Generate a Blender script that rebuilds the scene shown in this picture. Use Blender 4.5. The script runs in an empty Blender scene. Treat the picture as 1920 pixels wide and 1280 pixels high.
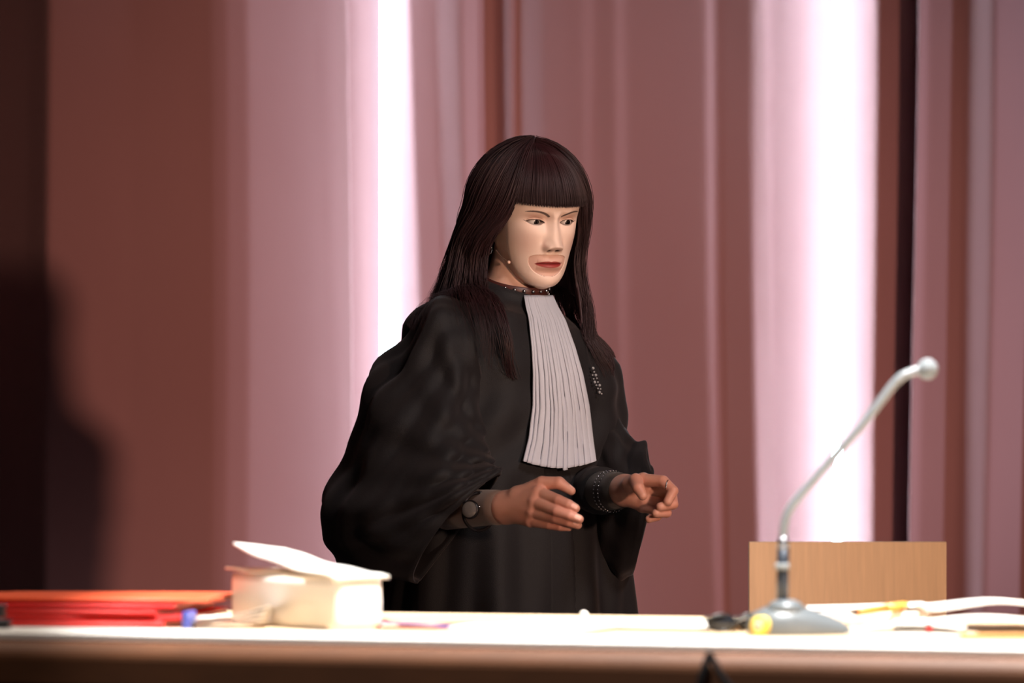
import bpy, math, random
import numpy as np
from mathutils import Vector

random.seed(7); rng = np.random.default_rng(7)
SC = bpy.context.scene
COL = SC.collection
R = math.radians

# ------------------------------------------------------------------ camera, world, lights
HC, FPX, D0 = 1.10, 5333.33, 4.95          # camera height, focal length in pixels, camera to figure
cam_d = bpy.data.cameras.new('camera'); cam = bpy.data.objects.new('camera', cam_d); COL.objects.link(cam)
cam.location = (0, -D0, HC); cam.rotation_euler = (R(90), 0, 0)
cam_d.lens = 100; cam_d.sensor_width = 36; cam_d.shift_y = (899 - 640) / 1920
cam_d.clip_start = .05; cam_d.clip_end = 60
cam_d.dof.use_dof = True; cam_d.dof.focus_distance = 4.85; cam_d.dof.aperture_fstop = 3.5
SC.camera = cam
SC.view_settings.view_transform = 'Standard'; SC.view_settings.look = 'None'
SC.view_settings.exposure = 0; SC.view_settings.gamma = 1; SC.view_settings.use_curve_mapping = False
SC.cycles.use_denoising = True
W = bpy.data.worlds.new('world'); SC.world = W; W.use_nodes = True
W.node_tree.nodes['Background'].inputs[0].default_value = (.50, .36, .54, 1)
W.node_tree.nodes['Background'].inputs[1].default_value = .036


def lamp(name, kind, loc, target, energy, color, **kw):
    d = bpy.data.lights.new(name, kind); d.energy = energy; d.color = color
    for k, v in kw.items(): setattr(d, k, v)
    o = bpy.data.objects.new(name, d); COL.objects.link(o); o.location = loc
    o.rotation_euler = (Vector(target) - Vector(loc)).to_track_quat('-Z', 'Y').to_euler()
    return o


# warm front light from the right of the camera: throws the person's shadow on the left curtain
lamp('key_light', 'SPOT', (5.02, -9.0, 1.70), (.05, 2.0, 1.26), 2800, (1.0, .65, .47), spot_size=R(19.5), spot_blend=1.0, shadow_soft_size=.19)
# cool light grazing the curtain from the right wing
lamp('wing_light', 'SPOT', (6.3, .95, 2.1), (-.6, 2.45, 1.5), 1000, (.62, .82, 1.0), spot_size=R(32), spot_blend=.9, shadow_soft_size=.10)
# warm white light falling on the desk only
lamp('desk_light', 'SPOT', (.60, -2.15, 3.9), (.45, -1.42, .9), 1750, (1.0, .97, .94), spot_size=R(35.3), spot_blend=.07, shadow_soft_size=.07)
# dimmer light on the desk's left end, which the main desk light misses
lamp('desk_end_light', 'SPOT', (-.75, -1.9, 3.7), (-.80, -1.42, .9), 230, (1.0, .86, .74), spot_size=R(22), spot_blend=.6, shadow_soft_size=.05)
# steep front light on the figure, landing on the floor behind
lamp('front_light', 'SPOT', (2.1, -3.4, 4.3), (.03, 0, 1.28), 430, (1.0, .90, .86), spot_size=R(24), spot_blend=.8, shadow_soft_size=.45)
# soft front fill from the hall
lamp('hall_light', 'AREA', (1.6, -5.6, 3.6), (0, 0, 1.2), 14, (1.0, .82, .80), shape='RECTANGLE', size=2.2, size_y=1.4)

# ------------------------------------------------------------------ helpers


def P(px, py, y=0.0):
    d = D0 + y
    return np.array([(px - 960) * d / FPX, y, HC + (899 - py) * d / FPX])


HT = .916                                    # desk top height


def D(px, py):
    d = (HC - HT) * FPX / (py - 899)
    return np.array([(px - 960) * d / FPX, d - D0, HT])


def lin(c):
    c = np.array(c, float) / 255
    return tuple(np.where(c < .04045, c / 12.92, ((c + .055) / 1.055) ** 2.4))


MATS = {}


def mat(name, color, rough=.6, metal=0, vary=.12, scale=30, bump=.0, bscale=200, sheen=0, emis=0, attr=False, stretch=(1, 1, 1), spec=.5, alpha=1, trans=0):
    if name in MATS: return MATS[name]
    m = bpy.data.materials.new(name); m.use_nodes = True; nt = m.node_tree; b = nt.nodes['Principled BSDF']
    b.inputs['Roughness'].default_value = rough; b.inputs['Metallic'].default_value = metal
    b.inputs['Specular IOR Level'].default_value = spec
    b.inputs['Sheen Weight'].default_value = sheen; b.inputs['Sheen Roughness'].default_value = .5
    b.inputs['Alpha'].default_value = alpha; b.inputs['Transmission Weight'].default_value = trans
    c = lin(color)
    tc = nt.nodes.new('ShaderNodeTexCoord'); mp = nt.nodes.new('ShaderNodeMapping'); mp.inputs['Scale'].default_value = stretch
    nt.links.new(tc.outputs['Object'], mp.inputs[0])
    if attr:
        a = nt.nodes.new('ShaderNodeAttribute'); a.attribute_name = 'Col'; nt.links.new(a.outputs['Color'], b.inputs['Base Color'])
    else:
        n = nt.nodes.new('ShaderNodeTexNoise'); n.inputs['Scale'].default_value = scale; n.inputs['Detail'].default_value = 4
        nt.links.new(mp.outputs[0], n.inputs[0])
        mx = nt.nodes.new('ShaderNodeMix'); mx.data_type = 'RGBA'
        mx.inputs['A'].default_value = (*[x * (1 - vary) for x in c], 1); mx.inputs['B'].default_value = (*[min(1, x * (1 + vary)) for x in c], 1)
        nt.links.new(n.outputs[0], mx.inputs['Factor']); nt.links.new(mx.outputs['Result'], b.inputs['Base Color'])
    if bump:
        n2 = nt.nodes.new('ShaderNodeTexNoise'); n2.inputs['Scale'].default_value = bscale; nt.links.new(mp.outputs[0], n2.inputs[0])
        bp = nt.nodes.new('ShaderNodeBump'); bp.inputs['Strength'].default_value = bump; bp.inputs['Distance'].default_value = .002
        nt.links.new(n2.outputs[0], bp.inputs['Height']); nt.links.new(bp.outputs[0], b.inputs['Normal'])
    if emis:
        b.inputs['Emission Color'].default_value = (*c, 1); b.inputs['Emission Strength'].default_value = emis
    MATS[name] = m
    return m


def obj(name, V, F, m, parent=None, smooth=True, col=None, solid=0, loc=None, bevel=0):
    V = np.asarray(V, float)
    me = bpy.data.meshes.new(name)
    if loc is not None: V = V - np.asarray(loc)
    if isinstance(F, np.ndarray):
        n, k = F.shape
        me.vertices.add(len(V)); me.vertices.foreach_set('co', V.ravel())
        me.loops.add(n * k); me.loops.foreach_set('vertex_index', F.ravel().astype(np.int32))
        me.polygons.add(n); me.polygons.foreach_set('loop_start', np.arange(0, n * k, k, dtype=np.int32))
        me.update(calc_edges=True); me.validate()
    else:
        me.from_pydata([tuple(v) for v in V], [], F); me.update()
    if smooth: me.polygons.foreach_set('use_smooth', [True] * len(me.polygons))
    if col is not None:
        a = me.color_attributes.new('Col', 'FLOAT_COLOR', 'POINT')
        a.data.foreach_set('color', np.c_[col, np.ones(len(col))].ravel())
    me.materials.append(m)
    o = bpy.data.objects.new(name, me); COL.objects.link(o)
    if loc is not None: o.location = loc
    if parent is not None:
        o.parent = parent
        o.matrix_parent_inverse = parent_inv(parent)
    if solid:
        s = o.modifiers.new('thickness', 'SOLIDIFY'); s.thickness = solid; s.offset = -1
    if bevel:
        s = o.modifiers.new('bevel', 'BEVEL'); s.width = bevel; s.segments = 2
    return o


def parent_inv(p):
    from mathutils import Matrix
    m = Matrix.Translation(p.location) @ p.rotation_euler.to_matrix().to_4x4()
    if p.parent is not None: m = parent_world(p.parent) @ p.matrix_parent_inverse @ m
    return m.inverted()


def parent_world(p):
    from mathutils import Matrix
    m = Matrix.Translation(p.location) @ p.rotation_euler.to_matrix().to_4x4()
    if p.parent is not None: m = parent_world(p.parent) @ p.matrix_parent_inverse @ m
    return m


def tag(o, label, cat, group=None, kind=None):
    if label: o['label'] = label
    if cat: o['category'] = cat
    if group: o['group'] = group
    if kind: o['kind'] = kind
    return o


def thing(name, loc, label, cat, group=None):
    o = bpy.data.objects.new(name, None); COL.objects.link(o); o.location = loc; o.empty_display_size = .1
    return tag(o, label, cat, group)


def grid_faces(nu, nv, wrap_u=False, off=0):
    """grid index = i*nv + j, i over u, j over v"""
    iu = np.arange(nu if wrap_u else nu - 1); jv = np.arange(nv - 1)
    I, J = np.meshgrid(iu, jv, indexing='ij'); I2 = (I + 1) % nu
    return np.stack([I * nv + J, I2 * nv + J, I2 * nv + J + 1, I * nv + J + 1], -1).reshape(-1, 4) + off


def catmull(pts, n):
    pts = np.asarray(pts, float); k = len(pts); t = np.linspace(0, k - 1, n); i = np.clip(t.astype(int), 0, k - 2); f = (t - i)[:, None]
    e = np.vstack([2 * pts[0] - pts[1], pts, 2 * pts[-1] - pts[-2]])
    a, b, c, d = e[i], e[i + 1], e[i + 2], e[i + 3]
    return .5 * (2 * b + (c - a) * f + (2 * a - 5 * b + 4 * c - d) * f ** 2 + (3 * b - a - 3 * c + d) * f ** 3)


def sweep(path, rad, ns=10, flat=1.0):
    path = np.asarray(path, float); n = len(path); rad = np.broadcast_to(np.asarray(rad, float), (n,))
    T = np.gradient(path, axis=0); T /= np.linalg.norm(T, axis=1)[:, None] + 1e-12
    up = np.array([0, 0, 1.]) if abs(T[0, 2]) < .9 else np.array([0, 1., 0])
    A = np.zeros_like(T); a = up
    for i in range(n):
        a = a - T[i] * a.dot(T[i]); a /= np.linalg.norm(a) + 1e-12; A[i] = a
    B = np.cross(T, A)
    th = np.linspace(0, 2 * np.pi, ns, endpoint=False)
    V = path[:, None] + rad[:, None, None] * (np.cos(th)[None, :, None] * A[:, None] + flat * np.sin(th)[None, :, None] * B[:, None])
    V = V.transpose(1, 0, 2).reshape(-1, 3)
    F = [tuple(f) for f in grid_faces(ns, n, True)]
    F.append(tuple(i * n for i in range(ns))[::-1]); F.append(tuple(i * n + n - 1 for i in range(ns)))
    return V, F


def box(c, s, rz=0, rx=0, ry=0):
    c = np.array(c, float); s = np.array(s, float) / 2
    V = np.array([[x, y, z] for x in (-1, 1) for y in (-1, 1) for z in (-1, 1)], float) * s
    cy, sy = math.cos(ry), math.sin(ry); V = V @ np.array([[cy, 0, -sy], [0, 1, 0], [sy, 0, cy]])
    cx, sx = math.cos(rx), math.sin(rx); V = V @ np.array([[1, 0, 0], [0, cx, sx], [0, -sx, cx]])
    cz, sz = math.cos(rz), math.sin(rz); V = V @ np.array([[cz, sz, 0], [-sz, cz, 0], [0, 0, 1]])
    F = [(0, 1, 3, 2), (4, 6, 7, 5), (0, 4, 5, 1), (2, 3, 7, 6), (0, 2, 6, 4), (1, 5, 7, 3)]
    return V + c, F


def merge(*parts):
    V = []; F = []; k = 0
    for v, f in parts:
        V.append(np.asarray(v)); F += [tuple(int(i) + k for i in q) for q in f]; k += len(v)
    return np.vstack(V), F


def sphere(c, r, nu=14, nv=9, ax=None):
    c = np.array(c, float); r = np.broadcast_to(np.asarray(r, float), (3,))
    u = np.linspace(0, 2 * np.pi, nu, endpoint=False); v = np.linspace(0, np.pi, nv)
    U, Vv = np.meshgrid(u, v, indexing='ij')
    X = np.stack([np.cos(U) * np.sin(Vv), np.sin(U) * np.sin(Vv), np.cos(Vv)], -1).reshape(-1, 3) * r
    if ax is not None: X = X @ ax
    return X + c, [tuple(f) for f in grid_faces(nu, nv, True)]


def lathe(prof, c, ns=32):
    prof = np.array(prof, float); th = np.linspace(0, 2 * np.pi, ns, endpoint=False)
    V = np.stack([np.outer(np.cos(th), prof[:, 0]), np.outer(np.sin(th), prof[:, 0]), np.tile(prof[:, 1], (ns, 1))], -1).reshape(-1, 3) + np.array(c)
    return V, [tuple(f) for f in grid_faces(ns, len(prof), True)]


def noise1(x, seed=0):
    r = np.random.default_rng(seed); out = np.zeros_like(np.asarray(x, float))
    for k in range(5): out = out + r.normal() * np.sin(x * r.uniform(.5, 3) * (k + 1) + r.uniform(0, 6.28)) / (k + 1)
    return out


# ------------------------------------------------------------------ room
def plane(name, pts, m, label):
    o = obj(name, pts, [(0, 1, 2, 3)], m, smooth=False); o['kind'] = 'structure'; o['label'] = label; return o


m_floor = mat('stage_floor', (62, 48, 44), .55, scale=6)
m_wall = mat('dark_wall', (46, 34, 34), .9, scale=4)
obj('floor', *box((1, -3.5, -.05), (13, 17, .1)), m_floor, smooth=False)['kind'] = 'structure'
obj('wall_back', *box((1, 3.3, 2.5), (13, .2, 5)), m_wall, smooth=False)['kind'] = 'structure'
obj('wall_left', *box((-5.4, -3.5, 2.5), (.2, 17, 5)), m_wall, smooth=False)['kind'] = 'structure'
obj('ceiling', *box((1, -3.5, 5.05), (13, 17, .1)), m_wall, smooth=False)['kind'] = 'structure'

# ------------------------------------------------------------------ curtains
YC = 2.45; DC = D0 + YC
CP = DC / FPX                                # metres per pixel at the curtain


def curtain_mat():
    m = bpy.data.materials.new('curtain_cloth'); m.use_nodes = True; nt = m.node_tree; b = nt.nodes['Principled BSDF']
    b.inputs['Roughness'].default_value = .75; b.inputs['Sheen Weight'].default_value = .15; b.inputs['Specular IOR Level'].default_value = .25
    tc = nt.nodes.new('ShaderNodeTexCoord')
    n = nt.nodes.new('ShaderNodeTexNoise'); n.inputs['Scale'].default_value = 3; n.inputs['Detail'].default_value = 5
    mp = nt.nodes.new('ShaderNodeMapping'); mp.inputs['Scale'].default_value = (1, 1, .35)
    nt.links.new(tc.outputs['Object'], mp.inputs[0]); nt.links.new(mp.outputs[0], n.inputs[0])
    mx = nt.nodes.new('ShaderNodeMix'); mx.data_type = 'RGBA'
    mx.inputs['A'].default_value = (.39, .166, .170, 1); mx.inputs['B'].default_value = (.46, .208, .214, 1)
    nt.links.new(n.outputs[0], mx.inputs['Factor'])
    # woven threads
    w1 = nt.nodes.new('ShaderNodeTexWave'); w1.inputs['Scale'].default_value = 130; w1.bands_direction = 'X'; w1.inputs['Distortion'].default_value = 2
    w2 = nt.nodes.new('ShaderNodeTexWave'); w2.inputs['Scale'].default_value = 110; w2.bands_direction = 'Z'; w2.inputs['Distortion'].default_value = 3
    nt.links.new(tc.outputs['Object'], w1.inputs[0]); nt.links.new(tc.outputs['Object'], w2.inputs[0])
    ad = nt.nodes.new('ShaderNodeMath'); ad.operation = 'ADD'; nt.links.new(w1.outputs[1], ad.inputs[0]); nt.links.new(w2.outputs[1], ad.inputs[1])
    bp = nt.nodes.new('ShaderNodeBump'); bp.inputs['Strength'].default_value = .25; bp.inputs['Distance'].default_value = .001
    nt.links.new(ad.outputs[0], bp.inputs['Height']); nt.links.new(bp.outputs[0], b.inputs['Normal'])
    nt.links.new(mx.outputs['Result'], b.inputs['Base Color'])
    return m


m_curt = curtain_mat()


def curtain(segs, y0, label, lean, pin, z1=3.3, step=3.0):
    """segs: (px from, px to, facing angle in degrees, + = faces right); height profile is the integral of the slopes"""
    a, b = segs[0][0], segs[-1][1]; n = int((b - a) / step) + 1; px = np.linspace(a, b, n)
    ang = np.zeros(n)
    for s, e, g in segs: ang[(px >= s) & (px <= e)] = g
    k = 4; ker = np.hanning(2 * k + 3); ker /= ker.sum()
    sl = np.convolve(np.pad(np.tan(np.radians(ang)), k + 1, mode='edge'), ker, 'valid')
    h = np.concatenate([[0], np.cumsum((sl[1:] + sl[:-1]) / 2 * np.diff(px) * CP)])
    h = h - np.interp(pin, px, h)
    nz = 26; z = np.linspace(.03, z1, nz)
    zr = (z - 1.35)
    X = (px - 960) * CP
    XX = X[:, None] + lean(px)[:, None] * zr[None] + .006 * np.sin(z[None] * 2.1 + X[:, None] * 3)
    YY = YC + y0 + h[:, None] * (1 - .10 * zr[None]) + .006 * np.sin(z[None] * 1.7 + X[:, None] * 5)
    ZZ = np.broadcast_to(z[None], XX.shape)
    V = np.stack([XX, YY, ZZ], -1).reshape(-1, 3)
    base = (float(X.mean()), YC + y0, 0)
    o = obj('curtain', V, grid_faces(n, nz), m_curt, solid=.003, loc=base)
    return tag(o, label, 'curtain', 'dusky rose stage curtains')


curtain([(-1000, -850, -20), (-850, -700, 18), (-700, -560, -16), (-560, -420, 22), (-420, -150, 12), (-150, 40, -54), (40, 88, -56), (88, 250, -11), (250, 405, -14), (405, 430, -6), (430, 470, 7), (470, 657, 21)], 0,
        'smooth dusky rose curtain panel on the left, half in shadow', lambda p: -.004 * (p - 85) / 500, 657)
curtain([(640, 690, 8), (690, 765, -6), (765, 790, -22), (790, 838, 26), (838, 880, -14), (880, 934, 42), (934, 965, -42), (965, 985, 26), (985, 1030, -22),
         (1030, 1105, -8), (1105, 1128, 0), (1128, 1165, -11), (1165, 1185, 3), (1185, 1335, -9), (1335, 1350, 16), (1350, 1420, -14),
         (1420, 1452, 26), (1452, 1490, 8), (1490, 1560, 4), (1560, 1640, -16), (1640, 1730, 47)], .03,
        'folded rose curtain panel behind the person, between both light tubes', lambda p: np.interp(p, [640, 700, 800, 940, 1120, 1350, 1450, 1640, 1730], [0, 0, -.028, -.006, -.012, -.018, -.012, .0, -.006]), 728)
curtain([(1706, 1722, 30), (1722, 1795, 5), (1795, 1845, -26), (1845, 1925, 20), (1925, 2000, -20), (2000, 2080, 20), (2080, 2200, -14), (2200, 2320, 18), (2320, 2460, -16), (2460, 2600, 20), (2600, 2740, -18), (2740, 2900, 8)], -.06,
        'rose curtain panel at the far right with a thin lit edge', lambda p: .01 + 0 * p, 1706)

# vertical light tubes in front of the curtain
m_tube = mat('lit_tube', (196, 240, 255), .3, emis=17, vary=.01)
m_cap = mat('tube_cap', (60, 60, 64), .4, .5)


m_tube2 = mat('lit_thin_tube', (196, 240, 255), .3, emis=50, vary=.01)


def tube(px, y, r, label, m_tube=m_tube):
    x = (px - 960) * (D0 + y) / FPX
    t = thing('light_tube', (x, y, 0), label, 'lamp', 'vertical light tubes')
    obj('diffuser', *sweep([(x, y, z) for z in np.linspace(.10, 3.1, 4)], r, 20), m_tube, t)
    obj('foot', *lathe([(0, 0), (.09, 0), (.09, .012), (r * 1.2, .02), (r * 1.2, .11), (0, .11)], (x, y, 0), 24), m_cap, t)
    obj('end_cap', *lathe([(0, 3.09), (r * 1.15, 3.09), (r * 1.15, 3.15), (0, 3.15)], (x, y, 0), 24), m_cap, t)


tube(728, YC - .012, .019, 'white vertical light tube on the left, just behind the shoulder')
tube(1570, YC - .068, .010, 'thin white vertical light tube on the right, above the chair', m_tube2)

# ------------------------------------------------------------------ chair
m_ven = mat('beech_veneer', (224, 186, 144), .5, scale=14, vary=.16, stretch=(9, 9, .6))
m_steel = mat('grey_steel', (120, 120, 124), .35, .9)
CY = .52
cL, cR, cT = P(1403, 1016, CY), P(1773, 1016, CY), P(1500, 1015, CY)
cx = (cL[0] + cR[0]) / 2; cw = cR[0] - cL[0]
ch = thing('chair', (cx, CY + .2, 0), 'chair with a square pale beech veneer back behind the microphone', 'chair')


def curved_board(cx, y, z0, z1, w, t, bow):
    n = 13; s = np.linspace(-1, 1, n); V = []
    for dy in (0, t):
        for z in (z0, z1):
            V += [(cx + q * w / 2, y + dy - bow * q * q, z) for q in s]
    V = np.array(V); F = []
    for i in range(n - 1):
        F += [(i, i + 1, n + i + 1, n + i), (2 * n + i + 1, 2 * n + i, 3 * n + i, 3 * n + i + 1), (n + i, n + i + 1, 3 * n + i + 1, 3 * n + i), (i + 1, i, 2 * n + i, 2 * n + i + 1)]
    F += [(0, n, 3 * n, 2 * n), (n - 1, 3 * n - 1, 4 * n - 1, 2 * n - 1)]
    return V, F


obj('backrest', *curved_board(cx, CY, cT[2] - .36, cT[2], cw, .013, .012), m_ven, ch, smooth=False, bevel=.002)
obj('seat', *box((cx, CY - .23, .47), (cw + .04, .42, .018)), m_ven, ch, smooth=False, bevel=.006)
for s in (-1, 1):
    obj('leg', *sweep(catmull([(cx + s * cw * .47, CY - .40, .012), (cx + s * cw * .45, CY - .38, .25), (cx + s * cw * .45, CY - .36, .455)], 8), .011), m_steel, ch)
    obj('leg', *sweep(catmull([(cx + s * cw * .47, CY + .06, .012), (cx + s * cw * .45, CY + .0, .30), (cx + s * cw * .43, CY + .018, .55), (cx + s * cw * .43, CY + .022, cT[2] - .12)], 14), .011), m_steel, ch)
obj('seat_frame', *merge(*[sweep([(cx - cw * .45, CY + q, .452), (cx + cw * .45, CY + q, .452)], .010) for q in (-.38, -.01)], *[sweep([(cx + s * cw * .45, CY - .38, .452), (cx + s * cw * .45, CY - .01, .452)], .010) for s in (-1, 1)]), m_steel, ch)

# ------------------------------------------------------------------ desk
RZ = math.atan2(-.325, 1.135)               # the desk's front edge recedes to the left
ux = np.array([math.cos(RZ), math.sin(RZ), 0]); uy = np.array([-math.sin(RZ), math.cos(RZ), 0])
O = np.array([0.0, 3.14 - D0, 0])           # a point on the front edge
m_desk = mat('desk_veneer', (226, 196, 158), .45, scale=5, vary=.10, stretch=(.8, 8, 8))
m_apron = mat('desk_edge_wood', (94, 55, 28), .6, scale=7, vary=.35, stretch=(.6, 6, 6))
m_lip = mat('white_edge_band', (240, 238, 232), .5, vary=.02)
m_dark = mat('dark_desk_panel', (44, 30, 24), .7)
desk = thing('desk', (O[0] + .35, O[1] + .4, 0), 'long wooden desk with a pale top and a bright front edge', 'desk')


def dk(u, v, z):
    return O + ux * u + uy * v + np.array([0, 0, z])


def deskprism(u0, u1, prof):
    n = len(prof); V = np.array([dk(u, v, z) for u in (u0, u1) for v, z in prof])
    F = [(i, (i + 1) % n, n + (i + 1) % n, n + i) for i in range(n)] + [tuple(range(n))[::-1], tuple(range(n, 2 * n))]
    return V, F


U0, U1 = -1.3, 1.9; DW = .74
th = .052
obj('desktop', *deskprism(U0, U1, [(.135, HT), (DW, HT), (DW, HT - th), (.135, HT - th)]), m_desk, desk, smooth=False)
nose = [(.02 - .02 * math.sin(a), HT - .024 + .02 * math.cos(a) - .0) for a in np.linspace(0, math.pi / 2, 8)]
obj('front_edge', *deskprism(U0, U1, [(.134, HT - .003), (.134, HT - th), (.0, HT - th)] + nose[::-1] + [(.03, HT - .003)]), m_apron, desk, smooth=False)
obj('edge_band', *deskprism(U0, U1, [(.024, HT - .0025), (.024, HT + .004), (.027, HT + .006), (.130, HT + .006), (.134, HT + .002), (.134, HT - .0025)]), m_lip, desk, smooth=False)
obj('front_panel', *deskprism(U0 + .04, U1 - .04, [(.10, .05), (.12, .05), (.12, HT - th), (.10, HT - th)]), m_dark, desk, smooth=False)
for u in (U0 + .03, U1 - .07):
    obj('side_panel', *deskprism(u, u + .035, [(.08, 0), (DW - .04, 0), (DW - .04, HT - th), (.08, HT - th)]), m_dark, desk, smooth=False)

# ------------------------------------------------------------------ papers and folders on the desk
m_paper = mat('white_paper', (240, 234, 226), .8, vary=.02, scale=60)
m_cream = mat('cream_paper', (236, 222, 202), .8, vary=.03, scale=60)
m_red = mat('red_card', (205, 34, 30), .5, vary=.08)
m_orange = mat('orange_card', (228, 92, 52), .5, vary=.08)
m_blue = mat('blue_plastic', (70, 84, 170), .35, vary=.05)
m_manila = mat('manila_card', (226, 176, 140), .6, vary=.05)
m_purple = mat('violet_card', (92, 66, 140), .55, vary=.05)
m_black = mat('black_plastic', (18, 18, 20), .35, vary=.1)


def sheet(name, c, w, h, rz, z, m, parent=None, curl=None, t=.0006, nu=16, nv=12):
    u = np.linspace(-w / 2, w / 2, nu); v = np.linspace(-h / 2, h / 2, nv); Uu, Vv = np.meshgrid(u, v, indexing='ij')
    dz = curl(Uu / w + .5, Vv / h + .5) if curl else 0 * Uu
    c0, s0 = math.cos(rz), math.sin(rz)
    X = c[0] + Uu * c0 - Vv * s0; Y = c[1] + Uu * s0 + Vv * c0
    return obj(name, np.stack([X, Y, z + dz + t], -1).reshape(-1, 3), grid_faces(nu, nv), m, parent, solid=t)


# red folders: each one with cover, back and papers
base = D(120, 1170)


def folder(i, c, z, w, h, rz, tk, mcol, label):
    t = thing('folder', (c[0], c[1], z), label, 'folder', 'red folders stacked at the left end of the desk')
    lift = lambda a: (lambda p, q: a * np.sin(p * 2.2) * .5 + .0012 * np.sin(q * 7 + i))
    sheet('back_cover', c, w, h, rz, z, mcol, t, lambda p, q: 0 * p)
    obj('paper_sheets', *box((c[0] + .004 * math.cos(rz), c[1] + .004, z + tk / 2), (w - .012, h - .010, tk - .002), rz), m_cream, t, smooth=False)
    sheet('front_cover', c, w, h, rz, z + tk, mcol, t, lift(.002))
    # the folded spine faces the camera
    s = sweep([(c[0] - w / 2 * math.cos(rz) + h / 2 * math.sin(rz), c[1] - w / 2 * math.sin(rz) - h / 2 * math.cos(rz), z + tk / 2),
               (c[0] + w / 2 * math.cos(rz) + h / 2 * math.sin(rz), c[1] + w / 2 * math.sin(rz) - h / 2 * math.cos(rz), z + tk / 2)], tk / 2 + .0006, 10)
    obj('spine', *s, mcol, t)
    return t


fz = HT + .001
specs = [(.0, .0, .300, .235, -.20, .0055, m_red, 'bottom red folder of the stack at the desk left end'),
         (.014, .006, .300, .235, -.16, .0045, m_red, 'second red folder from the bottom of the left stack'),
         (-.008, .012, .300, .235, -.22, .0045, m_red, 'third red folder from the bottom of the left stack'),
         (.006, .020, .300, .235, -.17, .0045, m_red, 'second red folder from the top of the left stack'),
         (.030, .034, .330, .235, -.15, .004, m_orange, 'orange red folder on top of the left stack')]
fc = np.array([-.555, 3.665 - D0])
for i, (dx, dy, w, h, rz, tk, mc, lb) in enumerate(specs):
    folder(i, (fc[0] + dx, fc[1] + dy), fz, w, h, rz, tk, mc, lb); fz += tk + .0026

# loose bundle with a blue clip poking out to the right of the folders
t = thing('paper_bundle', tuple(D(430, 1174)), 'white paper bundle with a blue clip between red folders and paper block', 'papers')
bc = D(430, 1177)
for k in range(4):
    sheet('paper_sheet', (bc[0] + .002 * k, bc[1] + .003), .092, .062, -.12 + .03 * k, HT + .001 + .004 * k, m_paper, t, lambda p, q, k=k: (.010 + .002 * k) * p ** 2 * (1 - .4 * q))
obj('clip', *box((bc[0] - .048, bc[1] - .018, HT + .011), (.008, .05, .022), -.1), m_blue, t, smooth=False, bevel=.002)

# thick paper block with lifted top sheets
A = D(630, 1183); ang = math.atan2(.20, -.153)
blk = thing('paper_block', (A[0] - .05, A[1] + .14, HT), 'thick block of white paper with its top sheets curling up', 'papers')


def rounded_prism(c, e1, e2, l1, l2, z0, z1, rad, wob=0, nz=7):
    pts = []
    for (a0, cu, cv) in ((-90, l1 - rad, rad), (0, l1 - rad, l2 - rad), (90, rad, l2 - rad), (180, rad, rad)):
        r_ = rad if True else 0
        for a in np.linspace(a0, a0 + 90, 6): pts.append((cu + r_ * math.cos(R(a)), cv + r_ * math.sin(R(a))))
    n = len(pts); V = []
    for j in range(nz):
        f = j / (nz - 1); k = wob * math.sin(f * math.pi)
        for (p, q) in pts:
            p2 = l1 / 2 + (p - l1 / 2) * (1 + k); q2 = l2 / 2 + (q - l2 / 2) * (1 + k * .6)
            V.append(c + e1 * p2 + e2 * q2 + np.array([0, 0, z0 + (z1 - z0) * f]))
    F = [(j * n + i, j * n + (i + 1) % n, (j + 1) * n + (i + 1) % n, (j + 1) * n + i) for j in range(nz - 1) for i in range(n)]
    F += [tuple(range(n))[::-1], tuple(range((nz - 1) * n, nz * n))]
    return np.array(V), F


e1 = np.array([math.cos(ang), math.sin(ang), 0]); e2 = np.array([math.sin(ang), -math.cos(ang), 0]) ; e2 = -e2 if e2[0] < 0 else e2
c00 = np.array([A[0], A[1], 0])
# page gatherings: the block is read as several thick folded bundles
zz = HT + .0008; hs = [.062]
for k, hh in enumerate(hs):
    o = obj('page_bundle', *rounded_prism(c00 + e1 * .001 * (k % 2), e1, e2, .246 + .004 * (k % 3), .072 + .002 * k, zz, zz + hh + .0004, .012, .012), m_paper, blk); zz += hh
ztop = zz


def top_sheet(l0, lift, sag, z, ext=.0):
    n1, n2 = 26, 12; p = np.linspace(-.004, .25 + ext, n1); q = np.linspace(-.003, .076, n2); Pp, Qq = np.meshgrid(p, q, indexing='ij')
    f = np.clip((Pp - l0) / (.25 + ext - l0), 0, 1)
    Z = z + lift * f ** 1.5 * (1 - .20 * Qq / .08) - sag * np.clip((.02 - Pp) / .02, 0, 1) ** 2 + .001 * np.sin(Pp * 60 + Qq * 40)
    V = c00 + Pp[..., None] * e1 + Qq[..., None] * e2; V[..., 2] = Z
    return V.reshape(-1, 3), grid_faces(n1, n2)


v, f = top_sheet(.05, .005, .002, ztop + .001); obj('top_sheet', v, f, m_cream, blk, solid=.0025)
v, f = top_sheet(.02, .033, .004, ztop + .004, -.018); obj('top_sheet', v, f, m_paper, blk, solid=.003)

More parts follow.
